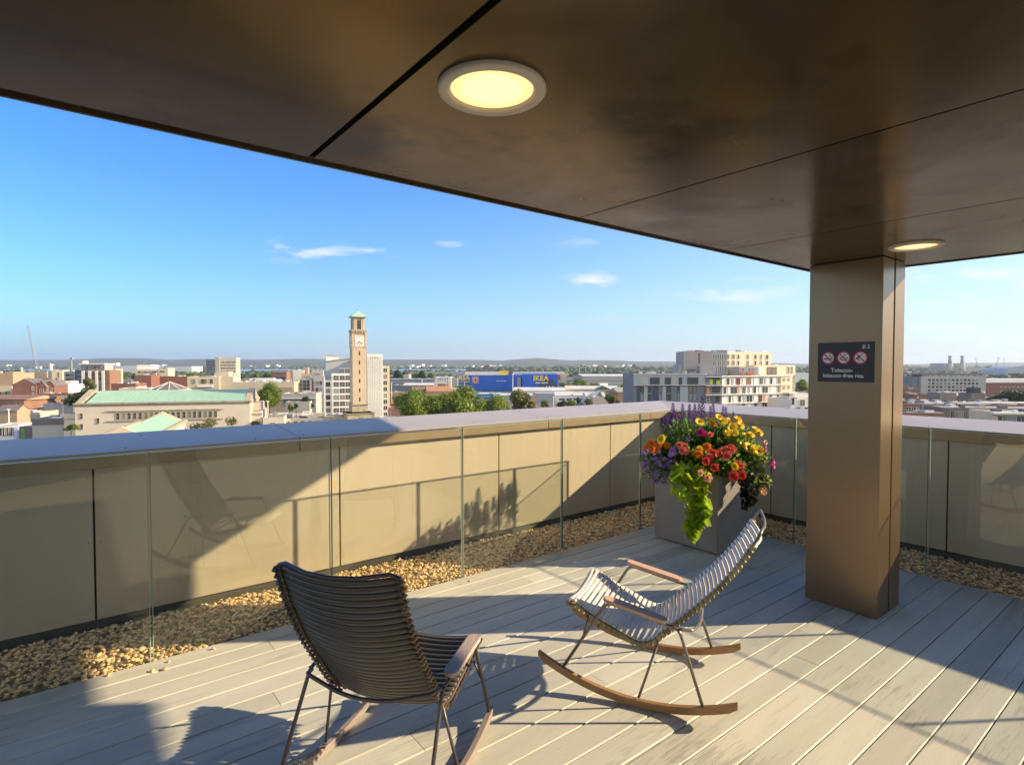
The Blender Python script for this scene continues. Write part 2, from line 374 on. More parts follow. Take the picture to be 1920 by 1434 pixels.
# corner piece of the cap beyond both runs
def capcorner():
    m = MB(); z0, z1 = 1.0795, 1.137
    vs = [(WX + .052, WY - .052 + .104, 1.0885), (WX + .62, WY + .052, 1.137), (WX + .62, WY + .62, 1.137), (WX + .052, WY + .62, 1.137)]
    m.add(vs, [(0, 1, 2), (0, 2, 3)])
    m.box(WX + .052, WX + .60, WY + .052, WY + .60, .3, 1.085)
    tag(m.build('parapet_corner', m_cap), 'mitred metal corner of the parapet cap behind the purple flowers', 'parapet corner')
capcorner()

# glass balustrades
m_glass = glass_mat('clear balustrade glass', (.935, .95, .93), 1.8)
m_gedge = mat('green glass edge', (.05, .16, .12), .15, spec=.8)
m_gedge2 = mat('bright glass edge', (.30, .40, .32), .15, spec=.8)
def balustrade(label, P0, d, L, joints):
    X = Matrix.Identity(4); n = Vector((-d[1], d[0], 0))
    for i in range(3): X[i][0] = d[i]; X[i][1] = n[i]; X[i][3] = P0[i]
    root = empty('glass_balustrade', label=label, cat='balustrade'); root.matrix_world = X
    ed = [0] + joints + [L]
    for a, c in zip(ed[:-1], ed[1:]):
        a += .005; c -= .005; t = .006; z0, z1 = -.03, 1.148
        m = MB()
        vs = [(x, y, z) for x in (a, c) for y in (-t, t) for z in (z0, z1)]
        m.add(vs, [(0, 4, 5, 1), (2, 3, 7, 6)], 0)                 # faces
        m.add(vs, [(0, 1, 3, 2), (4, 6, 7, 5), (1, 5, 7, 3), (0, 2, 6, 4)], 1)
        m.build('glass_panel', [m_glass, m_gedge], root)
        for q in (a, c - .004): e = MB(); e.box(q, q + .004, -t - .0005, t + .0005, z0, z1 + .001, 0); e.build('panel_edge', m_gedge2, root)
        e = MB(); e.box(a, c, -t - .0008, t + .0008, z1 - .003, z1 + .002); e.build('top_edge', m_gedge2, root)
    return root
balustrade('frameless glass balustrade along the left gravel strip', (-3.2, DY + .008, 0), (1, 0, 0), 3.2 + DX - .004, [3.2 + x for x in (-2.75, -1.72, -.69, .345, 1.35, 2.375, 3.413, 4.47)])
balustrade('frameless glass balustrade on the right, running behind the column', (DX + .008, DY - .004, 0), (0, -1, 0), DY + 3.4, [DY - y for y in (2.49, 1.47, .44, -.59, -1.62, -2.65)])

# canopy
m_soffit = mat('bronze soffit', (.14, .098, .053), .2, metal=.75, var=(.165, .118, .068), vs=.8, bump=.035, bs=.7, stain=((.035, .026, .016), 1.5, .52, .75), spec=.4)
def roughness_wear(M, lo, hi, sc):
    N = M.node_tree.nodes; L = M.node_tree.links; p = N['Principled BSDF']; tc = N.new('ShaderNodeTexCoord'); n = N.new('ShaderNodeTexNoise'); n.inputs['Scale'].default_value = sc; n.inputs['Detail'].default_value = 8; n.inputs['Roughness'].default_value = .7; n.inputs['Distortion'].default_value = 1.2
    L.new(tc.outputs['Object'], n.inputs['Vector']); r = N.new('ShaderNodeMapRange'); r.inputs[1].default_value = .38; r.inputs[2].default_value = .68; r.inputs[3].default_value = lo; r.inputs[4].default_value = hi; L.new(n.outputs['Fac'], r.inputs[0]); L.new(r.outputs[0], p.inputs['Roughness'])
roughness_wear(m_soffit, .17, .30, 1.6)
m_trim = mat('soffit edge trim', (.10, .075, .05), .4, metal=.6)
EX, EY = 4.60, 1.95
def canopy():
    root = empty('canopy', (0, 0, CZ), label='dark bronze canopy roof overhead with seamed soffit panels', cat='canopy')
    b = MB(); b.box(-4.5, EX - .01, -4.2, EY - .01, .02, .34); b.build('roof_body', m_dark, root)
    b = MB(); b.box(-4.5, 5.46, -4.2, 3.05, .44, 1.3); b.box(-4.3, EX - .3, -4.0, EY - .3, .34, .44); b.build('upper_storey', m_trim, root)  # unseen mass added above the canopy, shaped for its shadow on the left parapet
    b = MB(); b.box(EX + .014, 4.85, -4.2, .18, .002, .42); b.build('side_roof', m_trim, root)  # slab added outside the view to shade the left part of the deck
    ed = [-4.5, -3.1, -1.85, -.60, .652, 1.897, 3.11, EX - .045]
    for i, (a, c) in enumerate(zip(ed[:-1], ed[1:])):
        g = .011
        g1 = .010 if i == 4 else .0045; g2 = .010 if i == 3 else .0045
        b = MB(); b.box(a + g1, c - g2, -4.2, EY - .035, 0, .019); b.build('soffit_panel', m_soffit, root)
    b = MB(); b.box(EX - .042, EX - .002, -4.2, EY - .002, .002, .019); b.box(-4.5, EX - .0425, EY - .030, EY - .002, .004, .019)
    b.build('soffit_border', m_soffit, root)
    b = MB(); b.box(EX, EX + .012, -4.2, EY + .012, -.006, .36); b.box(-4.5, EX - .0005, EY, EY + .012, -.006, .36); b.build('edge_trim', m_trim, root)
canopy()
m_lens = mat('lit lens', (.9, .8, .6), .4, emis=((1.0, .66, .22), .52))
m_lens2 = mat('lit lens core', (.9, .8, .6), .4, emis=((1.0, .82, .42), .42))
m_ring = mat('lamp ring', (.62, .55, .48), .45, spec=.3)
def downlight(x, y, label):
    root = empty('ceiling_light', (x, y, CZ), label=label, cat='ceiling light', group='round downlights in the canopy')
    m = MB(); k = 64
    prof = [(.135, -.0005), (.135, -.008), (.130, -.013), (.112, -.014), (.106, -.010), (.104, -.001)]
    for i in range(k):
        a = 2 * math.pi * i / k; m.v += [(r * math.cos(a), r * math.sin(a), z) for r, z in prof]
    n = len(prof)
    for i in range(k):
        for j in range(n - 1): m.f.append((i * n + j, i * n + j + 1, ((i + 1) % k) * n + j + 1, ((i + 1) % k) * n + j)); m.m.append(0)
    m.build('rim', m_ring, root, smooth=True)
    m = MB(); rs = [(.103, -.003), (.075, -.0045), (.03, -.0052), (.001, -.0055)]
    for i in range(k):
        a = 2 * math.pi * i / k; m.v += [(r * math.cos(a), r * math.sin(a), z) for r, z in rs]
    for i in range(k):
        for j in range(3): m.f.append((i * 4 + j, i * 4 + j + 1, ((i + 1) % k) * 4 + j + 1, ((i + 1) % k) * 4 + j)); m.m.append(0 if j == 0 else 1)
    m.build('lens', [m_lens, m_lens2], root, smooth=True)
downlight(.848, 1.166, 'large round lit downlight near the camera at the top of the view')
downlight(3.85, 1.169, 'small looking round lit downlight beside the column top')

# column
m_col = mat('bronze column', (.25, .175, .10), .30, metal=.72, var=(.28, .20, .12), vs=.9, bump=.02, bs=2)
def column():
    root = empty('column', (4.05, 1.40, 0), label='square bronze clad column with a dark slot down its side', cat='column')
    b = MB(); b.box(0, .183, 0, .45, .002, CZ - .003); b.build('shaft_cladding', m_col, root, bevel=.003)
    b = MB(); b.box(.207, .375, .0, .45, .002, CZ - .003); b.build('shaft_cladding', m_col, root, bevel=.003)
    b = MB(); b.box(.1835, .2065, .03, .42, .002, CZ - .003); b.build('slot', m_dark, root)
column()

# sign on the column (face X = 4.05, seen from -X; text runs towards -Y)
def sign():
    w, h = .346, .262; yc, zc = 1.6145, 1.645
    SX = Matrix(((0, 0, -1, 4.0465), (-1, 0, 0, yc), (0, 1, 0, zc), (0, 0, 0, 1)))
    root = empty('no_smoking_sign', label='black tobacco free notice with three red prohibition circles on the column', cat='sign'); root.matrix_world = SX
    mb = mat('sign black', (.018, .013, .018), .35); mw = mat('sign white', (.78, .76, .75), .5); mr = mat('sign red', (.42, .02, .06), .45); mk = mat('sign ink', (.02, .018, .02), .5)
    b = MB(); b.box(-w / 2, w / 2, -h / 2, h / 2, -.003, 0); b.build('plate', mb, root, bevel=.001)
    def disc(m, cx, cy, r, z, mi=0, n=40): m.add([(cx + r * math.cos(2 * math.pi * i / n), cy + r * math.sin(2 * math.pi * i / n), z) for i in range(n)], [tuple(range(n))], mi)
    def ringm(m, cx, cy, r0, r1, z, n=40):
        m.add([(cx + r * math.cos(2 * math.pi * i / n), cy + r * math.sin(2 * math.pi * i / n), z) for i in range(n) for r in (r0, r1)],
              [(2 * i, 2 * i + 1, (2 * i + 3) % (2 * n), (2 * i + 2) % (2 * n)) for i in range(n)])
    def seg(m, a, c, t, z): 
        a = Vector((*a, z)); c = Vector((*c, z)); d = (c - a).normalized(); s = Vector((-d.y, d.x, 0)) * t / 2
        m.add([a - s, c - s, c + s, a + s], [(0, 1, 2, 3)])
    xs = (-.105, -.008, .093); cy = .028; r = .044
    for k, cx in enumerate(xs):
        d = MB(); disc(d, cx, cy, r * .80, .0008); disc_o = d.build('pictogram_disc', mw, root)
        i = MB(); z = .0014
        if k == 0:
            seg(i, (cx - .027, cy - .006), (cx + .022, cy - .006), .007, z)
            for q in range(7):
                t = q / 7; t2 = (q + 1) / 7; f = lambda t: (cx + .002 + .022 * t, cy + .024 - .026 * t + .006 * math.sin(t * 9)); seg(i, f(t), f(t2), .002, z)
                f = lambda t: (cx + .010 + .018 * t, cy + .028 - .03 * t + .006 * math.sin(t * 9)); seg(i, f(t), f(t2), .002, z)
        elif k == 1:
            seg(i, (cx - .022, cy + .002), (cx - .012, cy - .014), .005, z); seg(i, (cx - .012, cy - .014), (cx + .016, cy - .014), .005, z); seg(i, (cx + .016, cy - .014), (cx + .024, cy + .002), .004, z)
            seg(i, (cx - .02, cy + .0), (cx + .026, cy - .002), .003, z); seg(i, (cx - .012, cy), (cx + .002, cy + .012), .004, z)
            seg(i, (cx + .002, cy + .014), (cx + .007, cy + .026), .002, z); seg(i, (cx + .009, cy + .012), (cx + .014, cy + .024), .002, z)
        else:
            for q in range(6): disc(i, cx - .021 + .003 * q, cy - .006 + .0035 * q, .0055, z + q * .00005, n=14)
            seg(i, (cx - .012, cy - .008), (cx - .006, cy - .016), .006, z); seg(i, (cx + .004, cy + .012), (cx + .009, cy + .022), .004, z); seg(i, (cx + .009, cy + .022), (cx + .013, cy + .025), .002, z)
        i.build('pictogram', mk, disc_o)
        g = MB(); ringm(g, cx, cy, r * .80, r, .0022); a = .72 * r; seg(g, (cx - a * .72, cy + a * .75), (cx + a * .72, cy - a * .75), .0068, .0024); g.build('prohibition_ring', mr, root)
    text_obj('lettering', 'Tobacco-', .036, mw, root, Matrix.Translation((-.018, -.054, .001)), bold=.0006)
    text_obj('lettering', 'lobacco\u2013free risa', .036, mw, root, Matrix.Translation((-.012, -.090, .001)), bold=.0006)
    t = MB(); ringm(t, .113, .104, .0045, .0085, .001, 16); 
    for q in range(7):
        f = lambda s: (.136 + .008 * math.cos(s), .104 + .007 * math.sin(s)); seg(t, f(-1.9 + q * .55), f(-1.9 + (q + 1) * .55), .0035, .001)
    for q, ww in enumerate((.018, .006, .014)): seg(t, (.100 + (.0, .023, .034)[q], .090), (.100 + (.0, .023, .034)[q] + ww, .090), .004, .001)
    t.build('emblem', mw, root)
sign()

# unseen part of the building behind the camera, so glass and metal have something to mirror
m_wallb = mat('rendered back wall', (.62, .58, .50), .7, var=(.66, .62, .54), vs=2)
def back_walls():
    b = MB(); b.box(-3.3, .8, -3.75, -3.45, -.2, CZ - .002); tag(b.build('back_wall', m_wallb), 'plain rendered wall of the building behind the camera', 'wall')
back_walls()

# ================================================================== ROCKING CHAIRS
SHELL = [(.686, .412), (.655, .424), (.619, .416), (.574, .390), (.505, .356), (.411, .318), (.345, .290), (.295, .280), (.248, .295), (.201, .337), (.139, .397), (.049, .489), (-.025, .566), (-.082, .638), (-.130, .702), (-.168, .764), (-.211, .837)]
def spline(P, n):
    P = [Vector((a, 0, b)) for a, b in P]; out = []
    for i in range(len(P) - 1):
        p0 = P[max(i - 1, 0)]; p1 = P[i]; p2 = P[i + 1]; p3 = P[min(i + 2, len(P) - 1)]
        for k in range(n):
            t = k / n; out.append(.5 * ((2 * p1) + (p2 - p0) * t + (2 * p0 - 5 * p1 + 4 * p2 - p3) * t * t + (3 * p1 - p0 - 3 * p2 + p3) * t ** 3))
    out.append(P[-1]); return out
def resample(pts, step):
    out = [pts[0]]; acc = 0
    for a, b in zip(pts[:-1], pts[1:]):
        l = (b - a).length
        while acc + l >= step:
            t = (step - acc) / l; a = a + (b - a) * t; out.append(a); l = (b - a).length; acc = 0
        acc += l
    return out
def chair(loc, head, tilt, label, mats, slatw, slatt, round_, gap):
    m_slat, m_clip, m_tube, m_arm, m_rock = mats
    root = bpy.data.objects.new('rocking_chair', None); COL.objects.link(root); tag(root, label, 'rocking chair', 'rocking chairs on the deck')
    T = Matrix.Translation((loc[0], loc[1], 0)) @ Matrix.Rotation(head, 4, 'Z') @ Matrix.Translation((0, 0, 1.04)) @ Matrix.Rotation(tilt, 4, 'Y') @ Matrix.Translation((-.27, 0, -1.04))
    root.matrix_world = T
    path = spline(SHELL, 8); pts = resample(path, .0275); hw = .235
    # local frames
    def frame(i):
        t = (pts[min(i + 1, len(pts) - 1)] - pts[max(i - 1, 0)]).normalized(); n = Vector((t.z, 0, -t.x))   # away from the sitter
        if n.z > 0: n = -n
        return t, n
    seat = MB(); back = MB(); ks = min(range(len(pts)), key=lambda i: pts[i].z)
    clips = {(k, sg): MB() for k in (0, 1) for sg in (-1, 1)}
    for i in range(1, len(pts) - (0 if round_ else 1)):
        t, n = frame(i)
        fr = i / len(pts); sag = .030 + .022 * min(1, abs(i - ks) / 12) if i > ks else .028
        line = []
        for q in range(13):
            y = -hw + 2 * hw * q / 12; s = 1 - (y / hw) ** 2
            line.append(pts[i] + Vector((0, y, 0)) + n * (sag * s - .010))
        M = seat if i <= ks + 1 else back
        if round_: prof = [(slatt * math.cos(a), slatw * math.sin(a)) for a in [2 * math.pi * j / 10 for j in range(10)]]
        else: prof = [(slatt, slatw * .8), (slatt * .6, slatw), (-slatt * .6, slatw), (-slatt, slatw * .8), (-slatt, -slatw * .8), (-slatt * .6, -slatw), (slatt * .6, -slatw), (slatt, -slatw * .8)]
        M.tube(line, 0, prof=prof, nref=n)
        for sgn in (-1, 1):
            C_ = clips[(0 if i <= ks + 1 else 1, sgn)]
            c = pts[i] + Vector((0, sgn * (hw + .002), 0)) + n * .004
            if round_:
                C_.tube([c - Vector((0, sgn * .012, 0)) - n * .004, c + Vector((0, sgn * .010, 0)), c + n * .014 + Vector((0, sgn * .004, 0)), c + n * .016 - Vector((0, sgn * .008, 0))], .0068, 7)
            else:
                X = Matrix(((t.x, 0, n.x, c.x), (0, 1, 0, c.y), (t.z, 0, n.z, c.z), (0, 0, 0, 1)))
                C_.box(-.0098, .0098, -.011, .011, -.010, .013, 0, X)
    so_ = seat.build('seat', m_slat, root, smooth=True); bo = back.build('backrest', m_slat, root, smooth=True)
    for (k, sg), cm in clips.items(): cm.build('slat_clip_row', m_clip, (so_, bo)[k])
    # shell tube with the loop at the top and the front hoop
    def edge(s): return [p + Vector((0, s * hw, 0)) for p in pts[1:-1]]
    tt, nn = frame(len(pts) - 2); top = pts[-1] + tt * gap
    cross = [top + Vector((0, y, 0)) + nn * ((.045 if round_ else .02) * (1 - (y / .2) ** 2)) for y in (.20, .1, 0, -.1, -.20)]
    corner1 = [pts[-1] + Vector((0, .235, 0)) + tt * gap * .3, top + Vector((0, .225, 0)) - tt * .008]; corner2 = [Vector((p.x, -p.y, p.z)) for p in corner1[::-1]]
    t0, n0 = frame(1); fc = [pts[1] + Vector((0, y, 0)) + n0 * (.022 * (1 - (y / .235) ** 2)) - t0 * .012 for y in (-.21, -.1, 0, .1, .21)]
    loop = edge(1) + corner1 + cross + corner2 + edge(-1)[::-1] + fc
    m = MB(); m.tube(loop, .0072, 8, closed=True); m.build('shell_frame', m_tube, root, smooth=True)
    # side frames: front leg, arm tube, rear leg in one bent tube
    w = .28; lean = .015
    for s in (1, -1):
        y = s * w
        p = fillet([(.672, y + s * lean, .112), (.452, y, .470), (.112, y, .398), (.004, y + s * lean, .070)], [.035, .03], 7)
        m = MB(); m.tube(p, .0078, 8); m.build('side_frame', m_tube, root, smooth=True)
        m = MB(); m.tube([(.206, s * .238, .322), (.294, y + s * lean, .045)], .0062, 8); m.build('brace', m_tube, root, smooth=True)
        # small tie from shell to leg
        m = MB(); m.tube([(.555, s * .238, .372), (.57, y, .285)], .005, 6); m.build('tie', m_tube, root, smooth=True)
        # armrest: rounded slab
        a = Vector((.470, y, .491)); b = Vector((.165, y, .4265)); d = (b - a).normalized(); up = Vector((0, 1, 0)).cross(d).normalized()
        if up.z < 0: up = -up
        L = (b - a).length; X = Matrix(((d.x, 0, up.x, a.x), (d.y, 1, up.y, a.y), (d.z, 0, up.z, a.z), (0, 0, 0, 1)))
        hw2 = .029; poly = []
        for q in range(9): g = math.pi / 2 + math.pi * q / 8; poly.append((hw2 + hw2 * math.cos(g), hw2 * math.sin(g)))
        for q in range(9): g = -math.pi / 2 + math.pi * q / 8; poly.append((L - hw2 + hw2 * math.cos(g), hw2 * math.sin(g)))
        m = MB(); m.prism(poly, -.009, .009, 0, X); m.build('armrest', m_arm, root, bevel=.003)
        # rocker
        m = MB(); vs = []; K = 28; yy = y + s * lean
        for q in range(K + 1):
            XF = .70 if round_ else .80; x = -.145 + (XF + .145) * q / K; zb = .48 * (x - .27) ** 2 + .04 * (x - .27) ** 4; e = min(1, min(x + .145, XF - x) / .02) ; th = .036 * (.72 + .28 * max(0, e))
            zt = zb + .036; zb2 = zt - th
            vs += [(x, yy - .0125, zb2), (x, yy + .0125, zb2), (x, yy + .0125, zt), (x, yy - .0125, zt)]
        fs = [(0, 1, 2, 3), (4 * K + 3, 4 * K + 2, 4 * K + 1, 4 * K)]
        for q in range(K):
            for j in range(4): fs.append((4 * q + j, 4 * q + 4 + j, 4 * q + 4 + (j + 1) % 4, 4 * q + (j + 1) % 4))
        m.add(vs, fs); m.build('rocker', m_rock, root, bevel=.002)
    # cross tube behind the backrest joining both side frames
    p = fillet([(.112, .28, .398), (.085, .25, .392), (.070, .10, .352), (.066, 0, .345), (.070, -.10, .352), (.085, -.25, .392), (.112, -.28, .398)], .06, 5)
    p = [Vector((q.x - .03 + .0 * q.y, q.y, q.z)) if abs(q.y) < .26 else q for q in p]
    m = MB(); m.tube(p, .0078, 8); m.build('cross_tube', m_tube, root, smooth=True)
    m = MB(); m.tube([(.505, y, .325) for y in (-.24, .24)], .006, 8); m.build('cross_tube', m_tube, root, smooth=True)
    return root
m_pale = mat('pale slats', (.76, .71, .63), .42, var=(.82, .77, .70), vs=8, stretch=(1, 4, 1), island=.05, spec=.5)
m_clipa = mat('olive slat ends', (.24, .20, .10), .55, island=.45, hue_island=.04)
m_tubeg = mat('grey tube', (.21, .19, .17), .38, metal=.6)
m_tubep = mat('dark plum tube', (.115, .10, .105), .36, metal=.45)
m_armp = mat('pink oiled wood', (.50, .315, .225), .5, var=(.60, .40, .30), vs=9, stretch=(2, 22, 8), bump=.15, bs=60)
m_armw = mat('weathered wood', (.40, .31, .27), .62, var=(.54, .45, .40), vs=8, stretch=(2.5, 26, 8), bump=.3, bs=50, stain=((.20, .13, .10), 7, .6, .7))
m_teak = mat('oiled teak', (.27, .135, .05), .42, var=(.38, .21, .085), vs=6, stretch=(2, 22, 14), bump=.15, bs=60, coat=.1)
m_rockg = mat('weathered grey rocker wood', (.22, .18, .16), .6, var=(.30, .25, .22), vs=7, stretch=(2, 22, 14), bump=.2, bs=60)
m_darks = mat('black slats', (.078, .070, .052), .33, island=.12, spec=.55)
m_clipd = mat('bronze slat ends', (.16, .115, .07), .36, metal=.35, island=.5)
m_tubed = mat('charcoal tube', (.10, .085, .085), .35, metal=.4)
chair((2.52 + .27 * -.485, 1.62 + .27 * .875), R_(119), R_(0), 'pale slatted rocking chair with teak rockers, facing left beside the planter', (m_pale, m_clipa, m_tubeg, m_armp, m_teak), .0098, .0052, False, .05)
chair((1.12, 2.167), R_(36.1), R_(9.95), 'black slatted rocking chair seen from behind, nearest the camera', (m_darks, m_clipd, m_tubed, m_armw, m_rockg), .0124, .0085, True, .022)

# ================================================================== CITY
GZ = -26.0; HY = 686.0
def cp(px, D): p = Fh * D + Rh * ((px - 960) / FPX * D); return Vector((p.x, p.y, 0))
def cz(py, D): return EYE - (py - HY) / FPX * D
def dirs(yaw): return Rh * math.cos(yaw) + Fh * math.sin(yaw), Fh * math.cos(yaw) - Rh * math.sin(yaw)
m_ground = mat('city ground', (.10, .10, .085), .95, var=(.17, .16, .135), vs=.02, stain=((.05, .075, .03), .009, .5, .9))
m_water = mat('estuary water', (.16, .19, .22), .18, spec=.6, bump=.1, bs=.05)
m_hill = mat('wooded hills', (.025, .042, .025), .95, var=(.10, .11, .055), vs=.0034, bump=.3, bs=.01)
def setting():
    m = MB(); K = 72; r = 14000; vs = [(r * math.cos(2 * math.pi * i / K), r * math.sin(2 * math.pi * i / K), GZ) for i in range(K)]
    m.add(vs, [tuple(range(K))]); tag(m.build('ground', m_ground), kind='structure')
    m = MB(); n = 40; far = []; near = []
    for i in range(n + 1):
        px = -1500 + 3000 * i / n + 960 - 500
        k = (px - 960) / FPX; D0 = 2350 + 260 * math.sin(i * .55) + 130 * math.sin(i * 1.7) + max(0, px - 900) * 1.1; D1 = 5300 + 200 * math.sin(i * .9)
        p = Fh * D0 + Rh * k * D0; q = Fh * D1 + Rh * k * D1; near.append((p.x, p.y, GZ + .25)); far.append((q.x, q.y, GZ + .25))
    m.add(near + far, [(i, i + 1, n + 2 + i, n + 1 + i) for i in range(n)]); tag(m.build('estuary', m_water), kind='structure')
    prof = [(-900, 674), (0, 675), (120, 674), (190, 671.5), (250, 671.5), (320, 674), (400, 672.5), (480, 674), (560, 672.5), (640, 673.5), (760, 673.5), (860, 674.5), (940, 675.5), (975, 672.5), (1010, 671), (1040, 673), (1070, 675.5), (1130, 675), (1200, 677), (1290, 678), (1400, 679), (1520, 682), (1640, 684), (1700, 683), (1780, 680.5), (1860, 679.5), (2000, 680), (2900, 682)]
    def h(px):
        for (a, b), (c, d) in zip(prof[:-1], prof[1:]):
            if a <= px <= c: t = (px - a) / (c - a); t = t * t * (3 - 2 * t); return b + (d - b) * t
        return 681
    rows = [(5150, 0.), (5500, .22), (6000, .5), (6600, .8), (7200, 1.), (8200, .9), (9500, .3)]; nx = 420; V = []
    rr = random.Random(5); ph = [(rr.uniform(0, 6.28), rr.uniform(.01, .09)) for _ in range(14)]
    for D, f in rows:
        for i in range(nx + 1):
            px = -900 + 3800 * i / nx; k = (px - 960) / FPX
            ztop = EYE + (HY - h(px)) / FPX * 7200
            z = GZ - 2 + (ztop - GZ) * f + (sum(math.sin(px * w + p + D * .004) for p, w in ph) * 1.0 * (f > 0)) * (1.6 - f)
            p = Fh * D + Rh * k * D; V.append((p.x, p.y, z))
    m = MB(); w = nx + 1; m.add(V, [(r * w + i, r * w + i + 1, (r + 1) * w + i + 1, (r + 1) * w + i) for r in range(len(rows) - 1) for i in range(nx)])
    tag(m.build('hills', m_hill, smooth=True), kind='structure')
setting()

# --- foliage clouds
m_leafA = mat('green foliage', (.15, .22, .025), .6, island=.5, hue_island=.03, trans=.45, var=(.21, .27, .035), vs=.25)
m_leafB = mat('dark foliage', (.035, .068, .018), .65, island=.5, hue_island=.02, trans=.25)
m_leafC = mat('olive foliage', (.14, .15, .035), .6, island=.5, hue_island=.03, trans=.3)
m_bark = mat('bark', (.09, .065, .045), .9)
def crown_mesh(name, seed, n, lobes, leaf, m, flat=.85):
    r = np.random.default_rng(seed); L = []
    for i in range(lobes):
        a = r.uniform(0, 6.28); d = r.uniform(.15, .72) if i else 0; zz = r.uniform(-.45, .62)
        d *= math.sqrt(max(.1, 1 - abs(zz)))
        L.append((d * math.cos(a), d * math.sin(a), zz * flat, r.uniform(.17, .42)))
    w = np.array([l[3] ** 2 for l in L]); w /= w.sum(); pick = r.choice(lobes, n, p=w); L = np.array(L)
    v = r.standard_normal((n, 3)); v /= np.linalg.norm(v, axis=1)[:, None]
    rad = L[pick, 3:4] * (r.uniform(.45, 1.0, (n, 1)) ** .45) * (1 + .12 * r.standard_normal((n, 1)))
    C0 = L[pick, :3] + v * rad
    nrm = v + .55 * r.standard_normal((n, 3)); nrm /= np.linalg.norm(nrm, axis=1)[:, None]
    a = np.cross(nrm, r.standard_normal((n, 3))); a /= np.linalg.norm(a, axis=1)[:, None]; b = np.cross(nrm, a)
    s = leaf * r.uniform(.5, 1.25, (n, 1))
    V = np.stack([C0 - a * s, C0 - b * s * .6, C0 + a * s, C0 + b * s * .6 + nrm * s * .3], 1).reshape(-1, 3)
    return np_mesh(name, V, np.arange(4 * n).reshape(-1, 4), m)
CR = {}
def crown(kind):
    if kind not in CR:
        CR[kind] = {'big': lambda: [crown_mesh('crown', 11, 10000, 26, .048, m_leafA), crown_mesh('crown', 12, 10000, 24, .048, m_leafA), crown_mesh('crown', 15, 10000, 28, .045, m_leafA)],
                    'dark': lambda: [crown_mesh('crown', 21, 3200, 12, .07, m_leafB), crown_mesh('crown', 22, 3200, 10, .07, m_leafB)],
                    'olive': lambda: [crown_mesh('crown', 31, 3200, 12, .07, m_leafC), crown_mesh('crown', 32, 3200, 9, .07, m_leafC)],
                    'mid': lambda: [crown_mesh('crown', 41, 3200, 12, .07, m_leafA), crown_mesh('crown', 42, 3200, 11, .07, m_leafA)],
                    'sparse': lambda: [crown_mesh('crown', 51, 500, 9, .09, m_leafC)]}[kind]()
    return CR[kind]
_tr = MB(); _tr.tube([(0, 0, 0), (.01, .01, .5), (.0, .02, 1)], [.06, .045, .02], 8)
for k in range(4): a = k * 1.6; _tr.tube([(0, 0, .45 + .1 * k), (.22 * math.cos(a), .22 * math.sin(a), .75 + .08 * k)], [.025, .008], 6)
TRUNK = _tr.mesh('trunk', m_bark, True)
_tk = [0]
def tree(px0, px1, py0, D, kind, label, group=None, squash=None):
    x = (px0 + px1) / 2; w = (px1 - px0) / FPX * D; ztop = cz(py0, D); p = cp(x, D)
    hgt = ztop - GZ; ch = squash * w if squash else min(hgt * .85, w * 1.05)
    root = empty('tree', (p.x, p.y, GZ), random.uniform(0, 6), label, 'tree', group)
    ms = crown(kind); _tk[0] += 1; me = ms[_tk[0] % len(ms)]
    link('crown', me, root, (0, 0, hgt - ch * .46), (0, 0, 0), (w * .66, w * .66, ch * .64))
    link('trunk', TRUNK, root, (0, 0, 0), None, (w * .5, w * .5, hgt - ch * .35))
    return root

# --- buildings
m_stone = mat('portland stone', (.57, .50, .40), .85, var=(.65, .58, .47), vs=.12, bump=.2, bs=1.5, stain=((.28, .24, .17), .25, .60, .6))
m_stoned = mat('weathered stone', (.34, .29, .20), .9, var=(.44, .38, .27), vs=.3, bump=.3, bs=2, stain=((.16, .14, .08), .5, .52, .7))
m_cream = mat('cream render', (.60, .52, .38), .8, var=(.54, .46, .34), vs=.08, stain=((.40, .34, .24), .15, .6, .4))
m_white = mat('white cladding', (.80, .77, .72), .6, var=(.72, .69, .65), vs=.1, stain=((.5, .47, .42), .2, .6, .4))
m_conc = mat('grey concrete', (.36, .35, .33), .85, var=(.43, .41, .38), vs=.12)
m_tan = mat('tan brick', (.42, .30, .20), .85, var=(.36, .26, .17), vs=.4)
m_brick = mat('red brick', (.24, .11, .08), .88, var=(.19, .09, .07), vs=.5)
m_brown = mat('brown brick', (.20, .11, .075), .9, var=(.26, .15, .10), vs=.3)
m_copper = mat('verdigris copper roof', (.27, .44, .33), .75, var=(.34, .50, .39), vs=.35, stretch=(3, .4, 1), stain=((.22, .40, .33), .4, .6, .5))
m_slate = mat('slate roof', (.12, .11, .11), .75, var=(.17, .15, .145), vs=.5)
m_roofg = mat('grey flat roof', (.25, .24, .23), .9, var=(.33, .31, .29), vs=.15, stain=((.13, .12, .12), .2, .55, .7))
m_roofp = mat('pale sheet roof', (.62, .60, .56), .6, var=(.54, .52, .49), vs=.1, stretch=(1, .2, 1))
m_navy = mat('navy cladding', (.045, .06, .11), .5)
m_blue = mat('store blue', (.008, .10, .52), .45, var=(.012, .12, .56), vs=.05)
m_yellow = mat('store yellow', (.85, .58, .02), .5)
m_teal = mat('teal cladding', (.015, .20, .38), .5)
m_dgrey = mat('dark grey cladding', (.14, .155, .18), .5, var=(.18, .195, .22), vs=.1)
m_mgrey = mat('mid grey cladding', (.34, .36, .39), .55)
m_lgrey = mat('pale module cladding', (.76, .70, .62), .6)
m_peach = mat('peach render', (.74, .60, .43), .75)
m_win = mat('window glass', (.035, .045, .05), .12, spec=.8, var=(.07, .08, .075), vs=.6)
m_winb = mat('blind window', (.20, .17, .13), .35)
m_winl = mat('sky lit window', (.22, .26, .28), .1, spec=.8)  # paler pane colour stands in for reflected sky
m_frame = mat('white frame', (.66, .64, .60), .5)
m_framed = mat('dark frame', (.05, .05, .055), .5)
